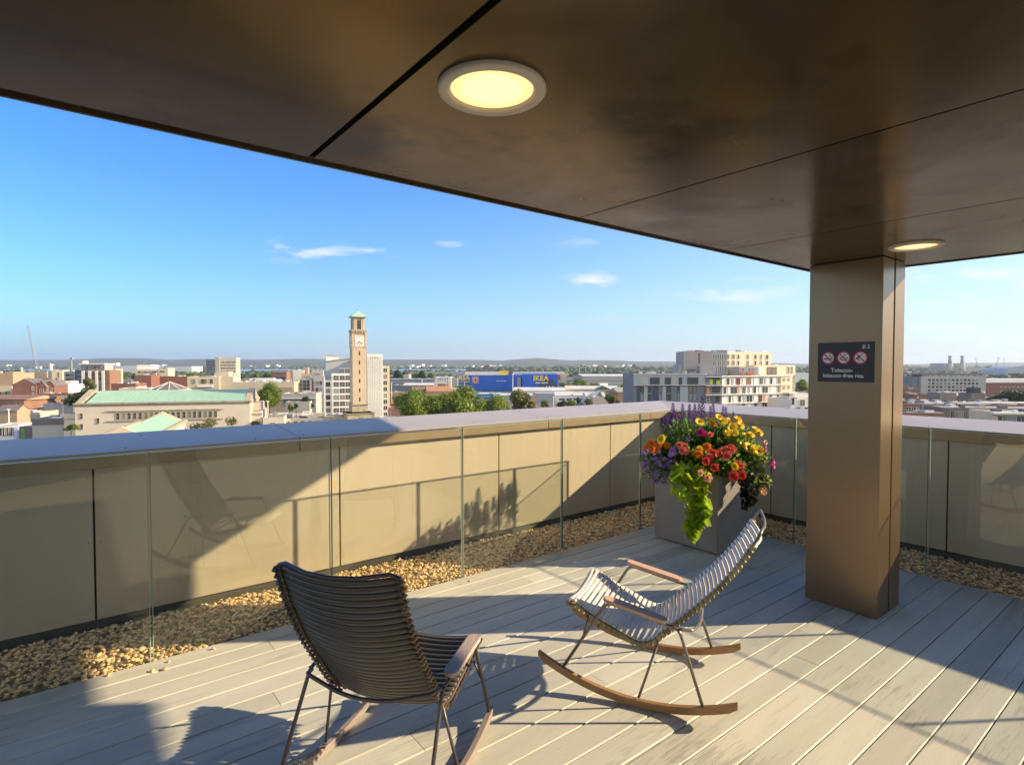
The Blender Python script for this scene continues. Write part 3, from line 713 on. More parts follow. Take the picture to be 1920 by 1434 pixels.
m_red = mat('red panel', (.55, .10, .05), .5)
m_orange = mat('orange paint', (.80, .28, .04), .5)
_WM = {}
def window_mesh(w, h, frame, pane, nx=2, nz=2, fw=.1):
    k = (round(w, 1), round(h, 1), frame.name, pane.name, nx, nz)
    if k not in _WM:
        m = MB(); m.box(-w / 2, w / 2, -.06, .05, -h / 2, h / 2, 1)
        m.box(-w / 2 - fw, w / 2 + fw, -.14, .04, h / 2, h / 2 + fw, 0); m.box(-w / 2 - fw, w / 2 + fw, -.20, .04, -h / 2 - fw, -h / 2, 0)
        m.box(-w / 2 - fw, -w / 2, -.14, .04, -h / 2, h / 2, 0); m.box(w / 2, w / 2 + fw, -.14, .04, -h / 2, h / 2, 0)
        for i in range(1, nx): x = -w / 2 + w * i / nx; m.box(x - .05, x + .05, -.12, -.05, -h / 2, h / 2, 0)
        for i in range(1, nz): z = -h / 2 + h * i / nz; m.box(-w / 2, w / 2, -.11, -.055, z - .05, z + .05, 0)
        _WM[k] = m.mesh('window', [frame, pane])
    return _WM[k]
def span(px0, px1, D, yaw):
    k = (px1 - 960) / FPX; x0 = (px0 - 960) / FPX * D
    return (k * D - x0) / (math.cos(yaw) - k * math.sin(yaw))
def face_x(px, px0, D, yaw):      # metres along the facade for a bearing
    return span(px0, px, D, yaw)
class B:
    def __init__(s, name, label, px0, px1, py, D, depth, yaw, wall, roof=None, cat='building', group=None, parapet=.6, z0=None):
        s.D = D; s.yaw = R_(yaw); s.px0 = px0; s.w = span(px0, px1, D, s.yaw); s.d = depth; s.h = cz(py, D) - GZ
        p = cp(px0, D); d, n = dirs(s.yaw); s.py = py
        s.root = empty(name, label=label, cat=cat, group=group)
        s.root.location = (p.x, p.y, GZ); s.root.rotation_euler = (0, 0, math.atan2(d.y, d.x))
        s.name = name
        if wall is not None:
            m = MB(); m.box(0, s.w, 0, depth, 0, s.h - parapet)
            m.box(0, s.w, 0, .4, s.h - parapet, s.h); m.box(0, s.w, depth - .4, depth, s.h - parapet, s.h)
            m.box(0, .4, .4, depth - .4, s.h - parapet, s.h); m.box(s.w - .4, s.w, .4, depth - .4, s.h - parapet, s.h)
            m.build('wall', wall, s.root)
            m = MB(); m.box(.4, s.w - .4, .4, depth - .4, s.h - parapet + .01, s.h - parapet + .12); m.build('roof', roof or m_roofg, s.root)
            if depth > 7 and D < 700 and s.w > 7 and parapet > .25: s.plant(5, int(px0 * 3 + D), 1.3); s.aerial(int(px0 + D))
    def X(s, px): return span(s.px0, px, s.D, s.yaw)
    def zy(s, py, px=None):
        Dd = s.D + (s.X(px) * math.sin(s.yaw) if px is not None else s.w * .5 * math.sin(s.yaw)); return cz(py, Dd) - GZ
    def box(s, nm, m, x0, x1, y0, y1, z0, z1, parent=None):
        b = MB(); b.box(x0, x1, y0, y1, z0, z1); return b.build(nm, m, parent or s.root)
    def win(s, xs, zs, w, h, frame=None, pane=None, nx=2, nz=2, side='f', nm='window', off=0.):
        pane = pane or m_win; opts = [pane] * 5 + [m_winb, m_winl] if pane is m_win else [pane]; rw = random.Random(int(w * 100 + len(s.name) * 7 + s.D))
        for z in zs:
            for x in xs:
                me = window_mesh(w, h, frame or m_frame, rw.choice(opts), nx, nz)
                o = link(nm, me, s.root)
                if side == 'f': o.location = (x, -.01 + off, z)
                elif side == 'r': o.location = (s.w + .01 - off, x, z); o.rotation_euler = (0, 0, math.pi / 2)
                elif side == 'l': o.location = (-.01 + off, x, z); o.rotation_euler = (0, 0, -math.pi / 2)
    def plant(s, n, seed, hmax=2.2, m=None):
        r = random.Random(seed); b = MB()
        for _ in range(n):
            x = r.uniform(1.5, s.w - 3.5) if s.w > 6 else 1; y = r.uniform(1, max(1.5, s.d - 3)); z = s.h - .5; a = r.uniform(.8, 3.2); c = r.uniform(.8, 2.4); t = r.uniform(.6, hmax)
            o = MB(); o.box(x, x + a, y, y + c, z, z + t); o.build('roof_unit', m or random.choice([m_conc, m_white, m_slate]), s.root)
    def aerial(s, seed):
        r = random.Random(seed); x = r.uniform(1, s.w - 1); y = r.uniform(1, s.d - 1); t = r.uniform(1.5, 3)
        b = MB(); b.tube([(x, y, s.h - .4), (x, y, s.h + t)], .05, 4); b.tube([(x - .5, y, s.h + t * .8), (x + .5, y, s.h + t * .8)], .04, 4); b.build('aerial', m_conc, s.root)
        b = MB(); b.tube([(1, s.d * .4, s.h - .35), (s.w * .45, s.d * .4, s.h - .35), (s.w * .45, s.d * .7, s.h - .35)], .14, 5); b.build('roof_pipe', m_white, s.root)
    def gable(s, m, x0, x1, y0, y1, z0, z1, axis='x', wall=None, over=.3, nm='roof'):
        b = MB()
        if axis == 'x':
            c = (y0 + y1) / 2; t = .25
            for (ya, yb) in ((y0 - over, c), (y1 + over, c)):
                b.add([(x0, ya, z0), (x1, ya, z0), (x1, yb, z1), (x0, yb, z1), (x0, ya, z0 - t), (x1, ya, z0 - t), (x1, yb, z1 - t), (x0, yb, z1 - t)], [(0, 1, 2, 3), (4, 7, 6, 5), (0, 4, 5, 1), (1, 5, 6, 2), (2, 6, 7, 3), (3, 7, 4, 0)])
            if wall:
                g = MB(); g.add([(x0 + .1, y0, z0 - .3), (x0 + .1, y1, z0 - .3), (x0 + .1, c, z1 - .3), (x1 - .1, y0, z0 - .3), (x1 - .1, y1, z0 - .3), (x1 - .1, c, z1 - .3)], [(0, 2, 1), (3, 4, 5), (0, 3, 5, 2), (1, 2, 5, 4)]); g.build('gable', wall, s.root)
        else:
            c = (x0 + x1) / 2; t = .25
            for (xa, xb) in ((x0 - over, c), (x1 + over, c)):
                b.add([(xa, y0, z0), (xa, y1, z0), (xb, y1, z1), (xb, y0, z1), (xa, y0, z0 - t), (xa, y1, z0 - t), (xb, y1, z1 - t), (xb, y0, z1 - t)], [(0, 3, 2, 1), (4, 5, 6, 7), (0, 1, 5, 4), (1, 2, 6, 5), (2, 3, 7, 6), (3, 0, 4, 7)])
            if wall:
                g = MB(); g.add([(x0, y0 + .1, z0 - .3), (x1, y0 + .1, z0 - .3), (c, y0 + .1, z1 - .3), (x0, y1 - .1, z0 - .3), (x1, y1 - .1, z0 - .3), (c, y1 - .1, z1 - .3)], [(0, 1, 2), (3, 5, 4), (0, 2, 5, 3), (1, 4, 5, 2)]); g.build('gable', wall, s.root)
        return b.build(nm, m, s.root)
def lin(a, b, n): return [a + (b - a) * (i + .5) / n for i in range(n)]
def floors(z1, n, fh, top=2.2): return [z1 - top - fh * i for i in range(n)]

# ---- clock tower
def clock_tower():
    D = 214; yaw = R_(27); p = cp(671.5, D); d, n = dirs(yaw)
    Z = lambda py: cz(py, D) - GZ
    root = empty('clock_tower', (p.x, p.y, GZ), math.atan2(d.y, d.x), 'tall pale stone clock tower with a green pyramid cap', 'clock tower')
    def bx(nm, m, hw, z0, z1, par=None, **k): b = MB(); b.box(-hw, hw, -hw, hw, z0, z1); return b.build(nm, m, par or root, **k)
    hw = 2.52; m_shaft = mat('tan ashlar', (.47, .37, .26), .85, var=(.54, .44, .32), vs=.25, stain=((.30, .25, .17), .4, .56, .5))
    bx('shaft', m_shaft, hw, Z(757), Z(652))
    bx('base_block', m_stoned, hw + .35, Z(771), Z(757)); bx('base_moulding', m_stoned, hw + .7, Z(758.3), Z(757))
    base = bx('podium', m_stoned, 4.9, 0, Z(773)); bx('podium_cornice', m_stoned, 5.2, Z(774.5), Z(773))
    b = MB(); pts = [(2.3 * math.cos(a), -5.0, Z(800) + 3.0 * math.sin(a)) for a in [math.pi * i / 14 for i in range(15)]]; b.tube(pts, .35, 6); b.build('arch', m_stone, base)
    b = MB(); b.add([(2.1 * math.cos(a), -4.93, Z(800) + 2.8 * math.sin(a)) for a in [math.pi * i / 14 for i in range(15)]], [tuple(range(15))]); b.build('arch_opening', m_white, base)
    # clock stage
    st = bx('clock_stage', m_shaft, hw - .02, Z(652), Z(625))
    b = MB()
    for sx in (-1, 1):
        for sy in (-1, 1): b = MB(); b.box(sx * hw - .55 * (sx > 0) - .15 * (sx < 0), sx * hw + .15 * (sx > 0) + .55 * (sx < 0), sy * hw - .55 * (sy > 0) - .15 * (sy < 0), sy * hw + .15 * (sy > 0) + .55 * (sy < 0), Z(652), Z(620)); b.build('corner_pier', m_shaft, root)
    for ang in (0, -math.pi / 2):
        X = Matrix.Rotation(ang, 4, 'Z'); zc = Z(641); r = 1.72
        c = MB(); c.box(-r - .1, r + .1, -hw - .10, -hw, zc - r - .3, zc + r + .5, 0, X); co = c.build('clock_surround', m_cream, root)
        c = MB(); c.box(-r + .12, r - .12, -hw - .16, -hw - .10, zc - r + .1, zc + r - .1, 0, X); co = c.build('clock_face', m_white, root)
        k = MB()
        for i in range(12):
            a = math.pi / 6 * i; q = 1.28; x, z = q * math.sin(a), q * math.cos(a)
            Y = X @ Matrix.Translation((x, -hw - .18, zc + z)) @ Matrix.Rotation(a, 4, 'Y')
            k.box(-.09, .09, -.02, .02, -.22, .22, 0, Y)
        k.build('hour_marks', m_framed, co)
        for a, l, w in ((R_(222), 1.0, .13), (R_(130), 1.35, .09)):
            k = MB(); Y = X @ Matrix.Translation((0, -hw - .21, zc)) @ Matrix.Rotation(a, 4, 'Y'); k.box(-w, w, -.015, .015, -.2, l, 0, Y); k.build('clock_hand', m_framed, co)
    # balcony ledge and belfry
    bx('ledge', m_stoned, hw + .35, Z(622), Z(619)); bx('ledge_bracket', m_stoned, hw + .05, Z(625.5), Z(622))
    for i in range(5):
        b = MB(); x = -2 + i; b.box(x - .2, x + .2, -hw - .3, -hw, Z(626), Z(622)); b.build('corbel', m_stoned, root)
    hb = 2.1
    bl = bx('belfry', m_shaft, hb, Z(619), Z(595))
    for ang in (0, -math.pi / 2):
        X = Matrix.Rotation(ang, 4, 'Z')
        for x in (-1.55, -1.0, 1.0, 1.55): b = MB(); b.box(x - .17, x + .17, -hb - .16, -hb, Z(618.5), Z(599), 0, X); b.build('pilaster', m_cream, bl)
        b = MB(); b.box(-.72, .72, -hb - .05, -hb, Z(618), Z(601), 0, X); o = b.build('belfry_opening', m_dark, bl)
        b = MB()
        for i in range(8): z = Z(617) + (Z(602) - Z(617)) * i / 7.; b.box(-.72, .72, -hb - .12, -hb - .05, z - .07, z + .07, 0, X)
        b.build('louvre', m_slate, o)
    bx('belfry_cornice', m_stone, hb + .25, Z(597), Z(595))
    b = MB(); h1 = 2.95; z0 = Z(594.6); z1 = Z(584); 
    b.add([(-h1, -h1, z0), (h1, -h1, z0), (h1, h1, z0), (-h1, h1, z0), (-.25, -.25, z1), (.25, -.25, z1), (.25, .25, z1), (-.25, .25, z1)], [(0, 3, 2, 1), (0, 1, 5, 4), (1, 2, 6, 5), (2, 3, 7, 6), (3, 0, 4, 7), (4, 5, 6, 7)])
    b.add([(-h1, -h1, z0 - .25), (h1, -h1, z0 - .25), (h1, h1, z0 - .25), (-h1, h1, z0 - .25), (-h1, -h1, z0 - .001), (h1, -h1, z0 - .001), (h1, h1, z0 - .001), (-h1, h1, z0 - .001)], [(0, 3, 2, 1), (0, 1, 5, 4), (1, 2, 6, 5), (2, 3, 7, 6), (3, 0, 4, 7)])
    rf = b.build('copper_cap', m_copper, root)
    b = MB(); b.tube([(0, 0, z1), (0, 0, Z(578))], .06, 6); b.tube([(-.4, 0, Z(581)), (.4, 0, Z(581))], .05, 6); b.build('finial', m_copper, rf)
    for i, py in enumerate((662.5, 680, 697, 714, 731, 748)):
        b = MB(); b.box(-.22, .22, -hw - .03, -hw + .02, Z(py) - .75, Z(py) + .75); b.build('slit_window', m_dark, root)
clock_tower()

# ---- gallery with long copper roof
def gallery():
    g = B('gallery', 'long pale stone hall with a low green copper roof', 139, 468, 755.5, 186, 24, 17, None)
    w, h = g.w, g.h
    g.box('wall', m_stone, 0, w, 0, 24, 0, h - .6)
    for (z0, z1, o) in ((h - 1.1, h - .75, .18), (h - .6, h - .15, .45)): g.box('cornice', m_stoned, -o, w + o, -o, 24 + o, z0, z1)
    zr = cz(732.5, 199) - GZ
    b = MB(); xa, xb = 3.2, w - 1.8
    b.add([(xa, .2, h - .12), (xb, .2, h - .12), (xb, 12, zr), (xa, 12, zr), (xb, 23.8, h - .12), (xa, 23.8, h - .12)], [(0, 1, 2, 3), (3, 2, 4, 5), (0, 3, 5), (1, 4, 2)])
    rf = b.build('copper_roof', m_copper, g.root)
    sm = MB(); n = 64
    for i in range(n + 1):
        x = xa + (xb - xa) * i / n; sm.bar((x, .2, h - .08), (x, 12, zr + .04), .12, .14)
    sm.build('roof_seams', m_copper, rf)
    for x0 in (0, w - 1.7):
        b = MB(); b.add([(x0 - .1, -.1, h - .2), (x0 + 1.75, -.1, h - .2), (x0 + 1.75, 12, zr + .5), (x0 - .1, 12, zr + .5), (x0 + 1.75, 24.1, h - .2), (x0 - .1, 24.1, h - .2), (x0 - .1, -.1, h - .7), (x0 + 1.75, -.1, h - .7), (x0 + 1.75, 24.1, h - .7), (x0 - .1, 24.1, h - .7)],
            [(0, 1, 2, 3), (3, 2, 4, 5), (1, 7, 8, 4, 2), (6, 0, 3, 5, 9), (6, 7, 1, 0), (5, 4, 8, 9)]); b.build('gable_coping', m_stoned, g.root)
    z0, z1 = g.zy(784), g.zy(773)
    x0, x1 = g.X(214), g.X(408)
    g.box('string_course', m_stoned, g.X(199), g.X(418), -.35, 0, z1 + .6, z1 + .95)
    g.box('sill_course', m_stoned, g.X(199), g.X(418), -.3, 0, z0 - .7, z0 - .45)
    g.win(lin(x0, x1, 19), [(z0 + z1) / 2], .9, z1 - z0, m_stoned, m_win, 1, 2)
    for px, py in ((151, 780), (151, 800), (182, 789)): g.win([g.X(px)], [g.zy(py, px)], .7, 1.6, m_stoned, m_win, 1, 2)
gallery()
def pediment_hall():
    # nearer copper-roofed wing running towards the camera
    A = Vector((*cp(303, 174).xy, 0)); Bv = Vector((*cp(228, 132).xy, 0)); d = (A - Bv); L = d.length; ang = math.atan2(d.y, d.x)
    root = empty('copper_roofed_wing', (Bv.x, Bv.y, GZ), ang, 'nearer stone wing with pale green gabled roof below the long hall', 'building')
    zr = cz(776, 174) - GZ; hw = 6.2; ze = zr - 2.6
    b = MB(); b.box(-1, L + .2, -hw, hw, 0, ze - .2); b.build('wall', m_stone, root)
    b = MB(); b.add([(.6, -hw + .7, ze), (L - .6, -hw + .7, ze), (L - .6, 0, zr), (.6, 0, zr), (L - .6, hw - .7, ze), (.6, hw - .7, ze)], [(0, 1, 2, 3), (3, 2, 4, 5), (0, 3, 5), (1, 4, 2)]); b.build('copper_roof', mat('pale copper roof', (.25, .48, .29), .65, var=(.31, .54, .35), vs=.2), root)
    for s in (-1, 1):
        b = MB(); b.box(-1.1, L + .3, s * hw - .5, s * hw + .5, ze - .2, ze + .75); b.build('side_parapet', m_stoned, root)
    for x0 in (-1.2, L - .5):
        b = MB(); b.add([(x, y, z) for x in (x0, x0 + 1) for (y, z) in ((-hw - .6, ze - .3), (hw + .6, ze - .3), (0, zr + .7))], [(0, 2, 1), (3, 4, 5), (0, 3, 5, 2), (1, 2, 5, 4), (0, 1, 4, 3)]); b.build('pediment', m_cream, root)
    me = window_mesh(.7, 1.5, m_stoned, m_win, 1, 2)
    for i in range(14): o = link('window', me, root, (L * (i + .5) / 14, -hw - .02, ze - 3)) 
pediment_hall()
def civic_low():
    g = B('stone_range', 'low cream stone civic range with flat roofs between the hall and the clock tower', 489, 608, 786, 206, 26, 17, m_stone, m_roofg, parapet=1.2)
    g.win(lin(g.X(532), g.X(600), 5), [g.zy(797)], 1.2, 2.6, m_stoned, m_win, 2, 2); g.plant(16, 3, 1.6)
    g = B('stone_porch', 'stepped stone porch with round arched window at the end of the long hall', 462, 490, 771, 204, 14, 17, m_stone, m_roofg, parapet=.8)
    g.box('upper_block', m_stone, 1.5, g.w - .5, 3, 12, g.h, g.zy(755)); g.box('cornice', m_stoned, -.3, g.w + .3, -.3, 0, g.h - 1.2, g.h - .8)
    z = g.zy(800); b = MB(); b.tube([(g.w * .55 + 2.2 * math.cos(a), -.2, z + 2.2 * math.sin(a)) for a in [math.pi * i / 12 for i in range(13)]], .3, 6); b.build('arch', m_stoned, g.root)
    b = MB(); b.add([(g.w * .55 + 2.0 * math.cos(a), -.1, z + 2.0 * math.sin(a)) for a in [math.pi * i / 12 for i in range(13)]], [tuple(range(13))]); b.build('arched_window', m_win, g.root)
    g = B('stone_lodge', 'small flat roofed stone block beside the arched porch, open roof terrace on top', 492, 532, 783, 198, 12, 17, m_stone, m_cream, parapet=1.6)
    g.win([g.X(510)], [g.zy(797)], 1.4, 1.6, m_stoned, m_win)
    g = B('balustraded_wing', 'weathered stone wing with balustrade joining the tower foot', 605, 652, 782, 211, 8, 17, m_stoned, m_roofg, parapet=1.)
    g = B('stone_annex', 'low weathered stone annexe just right of the tower foot', 702, 745, 787, 216, 14, 17, m_stoned, m_white, parapet=.6); g.plant(8, 9, 1.4, m_white)
civic_low()

# ---- white office block behind the tower
def office():
    g = B('white_office_block', 'big white office block with stepped top standing behind the clock tower', 608, 731, 700, 290, 20, 22, None, m_roofg)
    X = g.X; Z = g.zy
    def part(nm, m, a, b, y0, y1, top, z0=0): return g.box(nm, m, X(a), X(b), y0, y1, z0, Z(top))
    part('wall', m_white, 622, 688, 0, 20, 700); part('lower_wall', m_white, 608, 622, 1.0, 20, 712)
    part('upper_storey', m_white, 637, 690, 3, 18, 690); part('attic', m_mgrey, 612, 690, 5, 18, 678)
    b = MB(); x0, x1 = X(612), X(690); z0, z1 = Z(678), Z(668)
    b.add([(x0, 4.5, z0), (x1, 4.5, z1), (x1, 18.5, z1), (x0, 18.5, z0), (x0, 4.5, z0 + .5), (x1, 4.5, z1 + .5), (x1, 18.5, z1 + .5), (x0, 18.5, z0 + .5), ], [(0, 3, 2, 1), (4, 5, 6, 7), (0, 1, 5, 4), (1, 2, 6, 5), (2, 3, 7, 6), (3, 0, 4, 7)]); b.add([(x0, 5, z0), (x1, 5, z0), (x1, 5, z1), (x1, 18, z0), (x0, 18, z0), (x1, 18, z1)], [(0, 1, 2), (3, 4, 5), (1, 3, 5, 2)]); b.build('sloping_roof', m_conc, g.root)
    g.box('plant_room', m_white, X(614), X(638), 8, 16, Z(678), Z(669))
    for a in (618, 622, 626, 630, 634): g.box('roof_unit', m_conc, X(a), X(a + 2.4), 9, 12, Z(669), Z(666.5))
    b = MB()
    for a in range(604, 646, 3): b.tube([(X(a), 8, Z(668)), (X(a), 8, Z(664.5))], .12, 4)
    b.tube([(X(604), 8, Z(665)), (X(646), 8, Z(665))], .1, 4); b.build('roof_rail', m_conc, g.root)
    slab = part('stair_slab', m_white, 687, 716, -2.6, 10, 664)
    r = MB()
    for i in range(9): x = X(687) + (X(716) - X(687)) * (i + .5) / 9; r.box(x - .18, x + .18, -2.85, -2.6, 0, Z(668))
    r.build('ribs', m_white, slab); g.box('louvre', m_conc, X(692), X(707), -2.75, -2.6, Z(672.5), Z(668))
    for a in (689, 694, 700, 705): g.box('roof_unit', m_conc, X(a), X(a + 2), 1, 3, Z(664), Z(661.5))
    part('wall', m_cream, 716, 730, -1.0, 14, 686)
    zs = [Z(707) - (Z(707) - Z(719.5)) * i for i in range(7)]
    xs = [X(630), X(641.5), X(652.3)]
    fh = (Z(707) - Z(779)) / 6
    g.win(xs, [Z(708) - fh * i for i in range(7)], 2.5, 2.2, m_frame, m_win, 2, 2)
    g.win([X(641.5), X(652.3)], [Z(695.5)], 2.4, 2.0, m_frame, m_win, 2, 2, off=3.)
    g.win([X(615)], [Z(720) - fh * i for i in range(6)], 2.2, 2.2, m_frame, m_win, 1, 1, off=1.)
    g.win([X(721.5)], [Z(694) - fh * i for i in range(8)], 2.0, 2.1, m_frame, m_win, 2, 1, off=-1.)
    for i in range(6):
        g.win([X(683)], [Z(708) - fh * i], 1.6, 2.2, m_frame, m_win)
    # shaded wing turned away
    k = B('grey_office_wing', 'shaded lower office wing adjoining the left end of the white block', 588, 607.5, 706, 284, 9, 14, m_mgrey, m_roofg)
    k.win(lin(1, k.w - 1, 2), [k.zy(718) - fh * i for i in range(5)], 1.9, 2.0, m_frame, m_win, 1, 1)
    k.win(lin(1, 8, 2), [k.zy(718) - fh * i for i in range(5)], 2.4, 2.0, m_frame, m_win, 1, 1, side='l')
office()

# ---- left edge and middle distance
def left_city():
    g = B('residential_block', 'mid rise block with navy side, white frame front and glass penthouse', 155, 195, 696, 420, 22, 12, m_brown, m_roofg)
    X, Z = g.X, g.zy
    g.box('navy_side', m_navy, X(139), 0 - .02, 1, 20, 0, Z(694)); g.box('brown_end', m_brown, g.w + .02, X(204), 1, 20, 0, Z(694))
    for a in (156, 168.5, 181.5, 193.5): g.box('white_pier', m_white, X(a) - .9, X(a) + .9, -.6, 0, 0, Z(695))
    for c in (162, 175, 187.5): g.win([X(c)], [Z(702) - 3.05 * i for i in range(10)], 1.6, 1.7, m_framed, m_win, 1, 1)
    for i in range(9): g.win([X(147.5)], [Z(702) - 3.05 * i], 2.6, 1.3, m_framed, m_win, 2, 1, off=.9)
    pe = g.box('penthouse', m_mgrey, X(148), X(193), 3, 16, g.h, Z(683.5)); g.box('penthouse_roof', m_white, X(146), X(194.5), 1, 18, Z(683.2), Z(681.3)); g.box('stair_head', m_white, X(149), X(154), 4, 9, Z(681.2), Z(676.5))
    g.win(lin(X(150), X(191), 8), [Z(690)], 2.6, 3.2, m_frame, m_win, 1, 1, off=3.)
    g = B('lattice_clad_block', 'narrow brown grey block with open balconies left of the navy block', 120, 141, 696, 430, 14, 12, m_conc)
    g.win(lin(1, g.w - 1, 2), [g.h - 3 - 3 * i for i in range(9)], 2.2, 1.6, m_framed, m_win)
    g = B('white_flats', 'small white flats just right of the navy residential block', 203, 217, 692, 440, 14, 15, m_cream)
    g.win([g.w / 2], [g.h - 2.6 - 3.3 * i for i in range(6)], 3.6, 1.4, m_frame, m_win, 3, 1)
    g = B('tan_edge_block', 'tan brick block cut by the left edge of the view, white wall below', -40, 24, 699, 330, 22, 14, m_tan)
    g.box('white_base', m_cream, -.1, g.w + .1, -1.2, -.02, 0, g.zy(724)); g.win(lin(g.X(-30), g.X(22), 9), [g.zy(737)], 1.2, 1.6, m_stoned, m_win, 1, 2, off=-1.2)
    g.box('stair_tower', m_tan, g.X(8), g.X(24), 1, 12, g.h, g.h + .6)
    g = B('tan_flat_block', 'distant tan flat block with strip windows right of the crane foot', 54, 88, 696, 620, 14, 12, m_tan); g.win(lin(g.X(56), g.X(80), 3), [g.zy(701), g.zy(706)], 2.8, 1.2, m_frame, m_win); g.win([g.X(86)], [g.zy(699), g.zy(704), g.zy(708)], 2.0, 1.6)
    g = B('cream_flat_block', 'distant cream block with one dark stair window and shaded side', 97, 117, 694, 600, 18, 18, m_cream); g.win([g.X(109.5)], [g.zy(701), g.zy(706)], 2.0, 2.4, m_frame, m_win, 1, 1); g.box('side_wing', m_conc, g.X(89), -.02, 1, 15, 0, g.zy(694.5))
    g = B('white_tower', 'thin white tower with a small top rising behind the cream block', 91.5, 95.5, 684, 900, 4, 0, m_white, cat='tower'); g.box('mast', m_white, g.w * .35, g.w * .65, 1, 2, g.h, g.h + 2.5)
    g = B('white_cottage', 'tiny white gabled house near the left edge', 31, 36.5, 700, 560, 6, 10, m_white, m_slate)
    g = B('factory_chimney', 'pale brick chimney stack at the far left', 38, 40.5, 690, 600, 1.6, 0, m_cream, cat='chimney'); g.box('cap', m_cream, -.2, g.w + .2, -.2, 1.8, g.h, g.h + .5)
    # red brick gabled houses
    for (a, b, top, lab, D) in ((23, 67, 715, 'large red brick house with grey pitched roof, leftmost of the gabled row', 318), (68, 86, 720, 'narrow brick gabled house in the middle of the gabled row, glazed front', 322), (86, 101, 717, 'red brick gabled house at the right end of the gabled row', 326)):
        g = B('brick_house', lab, a, b, top + 5, D, 16, 16, m_brick, cat='house', group='red brick gabled houses'); g.gable(m_slate, 0, g.w, -.2, 16, g.h - .5, g.zy(710 if a < 60 else 713), 'y' if a < 60 else 'y', m_brick)
        g.win([g.w * .86] if a < 60 else [g.w / 2], [g.h - 2.5, g.h - 6], .9 if a < 60 else 1.6, 2.2, m_frame, m_win)
        o = g.box('chimney', m_brick, g.w * .3, g.w * .3 + 1, 8, 9, g.h + 1, g.zy(709))
    g = B('white_terrace_block', 'white low block with strip windows and stepped roof behind the brick houses', 97, 128, 721, 345, 18, 14, m_white); g.win(lin(1.5, g.w - 1.5, 5), [g.h - 6.2], 1.4, 2, m_frame, m_win); g.box('upper_step', m_white, 1, g.w - 2, 8, 17, g.h, g.zy(715)); g.plant(5, 4, 1.5)
    g = B('brick_shops', 'low brick shop row in front of the white stepped block', 70, 132, 738, 315, 12, 14, m_brick, m_roofg); g.win(lin(2, g.w - 2, 7), [g.h - 2.2], 1.6, 1.8, m_frame, m_win)
    g = B('orange_sheds', 'large tan clad shed with brown roof and bright sunlit end', 43, 80, 749, 262, 3, 28, m_tan, m_brown, parapet=.4)
    p0 = g
    g2 = B('brown_clad_hall', 'long brown clad hall in shade adjoining the tan shed', -60, 43.5, 748, 250, 18, -6, m_brown, m_brown, parapet=.3); g2.gable(m_brown, -1, g2.w + 1, 0, 18, g2.h, g2.zy(742), 'x', m_tan)
    g = B('cream_ramp_wall', 'long cream wall and flat roofs in front of the tan shed at the left edge', -30, 68, 775, 232, 20, 12, m_cream, m_roofp, parapet=.5); g.win(lin(2, g.w - 2, 9), [g.h - 2.3], 1.4, 1.3, m_frame, m_win)
    g = B('small_gabled_shop', 'small shaded gabled shop in front of the brown hall', -10, 30, 771, 222, 8, 10, m_tan, m_slate); g.gable(m_slate, 0, g.w, 0, 8, g.h, g.h + 2.2, 'x', m_tan)
    g = B('grey_shed', 'grey flat roofed shed in front of the long hall, left of it', 58, 118, 785, 190, 12, 12, m_conc, m_slate, parapet=.3); g.box('door', m_slate, 3, 6, -.05, 0, 0, 3); g.box('fascia', m_slate, -.1, g.w + .1, -.12, 0, g.h - 2.2, g.h - .1)
    g = B('stone_side_block', 'small stone block attached to the left end of the long hall', 118, 141, 776, 188, 10, 14, m_stone, m_roofg); g.box('band', m_stoned, -.1, g.w + .1, -.1, 0, g.h - 2, g.h - 1.6)
    g = B('dark_depot', 'dark flat roofed depot between the tan shed and the long hall', 80, 136, 757, 250, 18, 8, m_dgrey, m_slate)
    g = B('glass_kiosk', 'white and glass corner kiosk at the bottom left of the view', -10, 32, 797, 205, 9, 14, m_white, m_mgrey, parapet=.4); g.win(lin(1, g.w - 1, 4), [g.h - 2.5], 1.8, 2.8, m_frame, m_win, 1, 1); g.box('banner', mat('lavender banner', (.45, .48, .75), .6), g.X(24), g.X(31), -.25, -.15, g.h - 6, g.h - 1)
    g = B('dark_shop', 'dark brown shop front between the kiosk and the grey shed', 33, 60, 800, 200, 8, 14, m_slate, m_brown); g.box('green_sign', mat('green sign', (.08, .30, .04), .5), g.w * .15, g.w * .4, -.1, 0, g.h - 4.2, g.h - .6)
    # behind the long hall
    g = B('brown_brick_hall', 'low brown brick hall immediately behind the left part of the copper roof', 208, 254, 719, 300, 14, 12, m_brick, m_brick, parapet=.4)
    g = B('brick_fly_tower', 'square red brick fly tower behind the middle of the copper roof', 252, 283, 703, 330, 16, 14, m_brick, m_brick)
    g = B('long_brick_block', 'long red brick block with hipped left end behind the pyramid roof', 288, 352, 706, 345, 16, 14, m_brick, m_slate)
    g = B('cream_museum_block', 'cream flat block with three dark openings behind the copper roof', 351, 411, 706, 300, 18, 14, m_cream, m_roofg); g.win([g.X(363), g.X(381), g.X(396)], [g.zy(715)], 1.4, 2.3, m_stoned, m_win, 1, 2); g.win([g.X(381.5)], [g.zy(715)], 3, 2.2, m_stoned, m_winb, 2, 2); g.box('white_awning', m_white, g.X(370), g.X(399), -1, 0, g.zy(725.5), g.zy(722))
    g = B('cream_side_block', 'blank cream block with stepped left end next to the three opening block', 411, 437, 706, 305, 18, 14, m_cream); g.box('upper', m_cream, -1, g.w - 3, 4, 14, g.h, g.zy(697))
    g = B('slate_pyramid_pavilion', 'pavilion with a ribbed dark slate pyramid roof', 275, 338, 731, 228, 14, 14, m_conc, m_slate); 
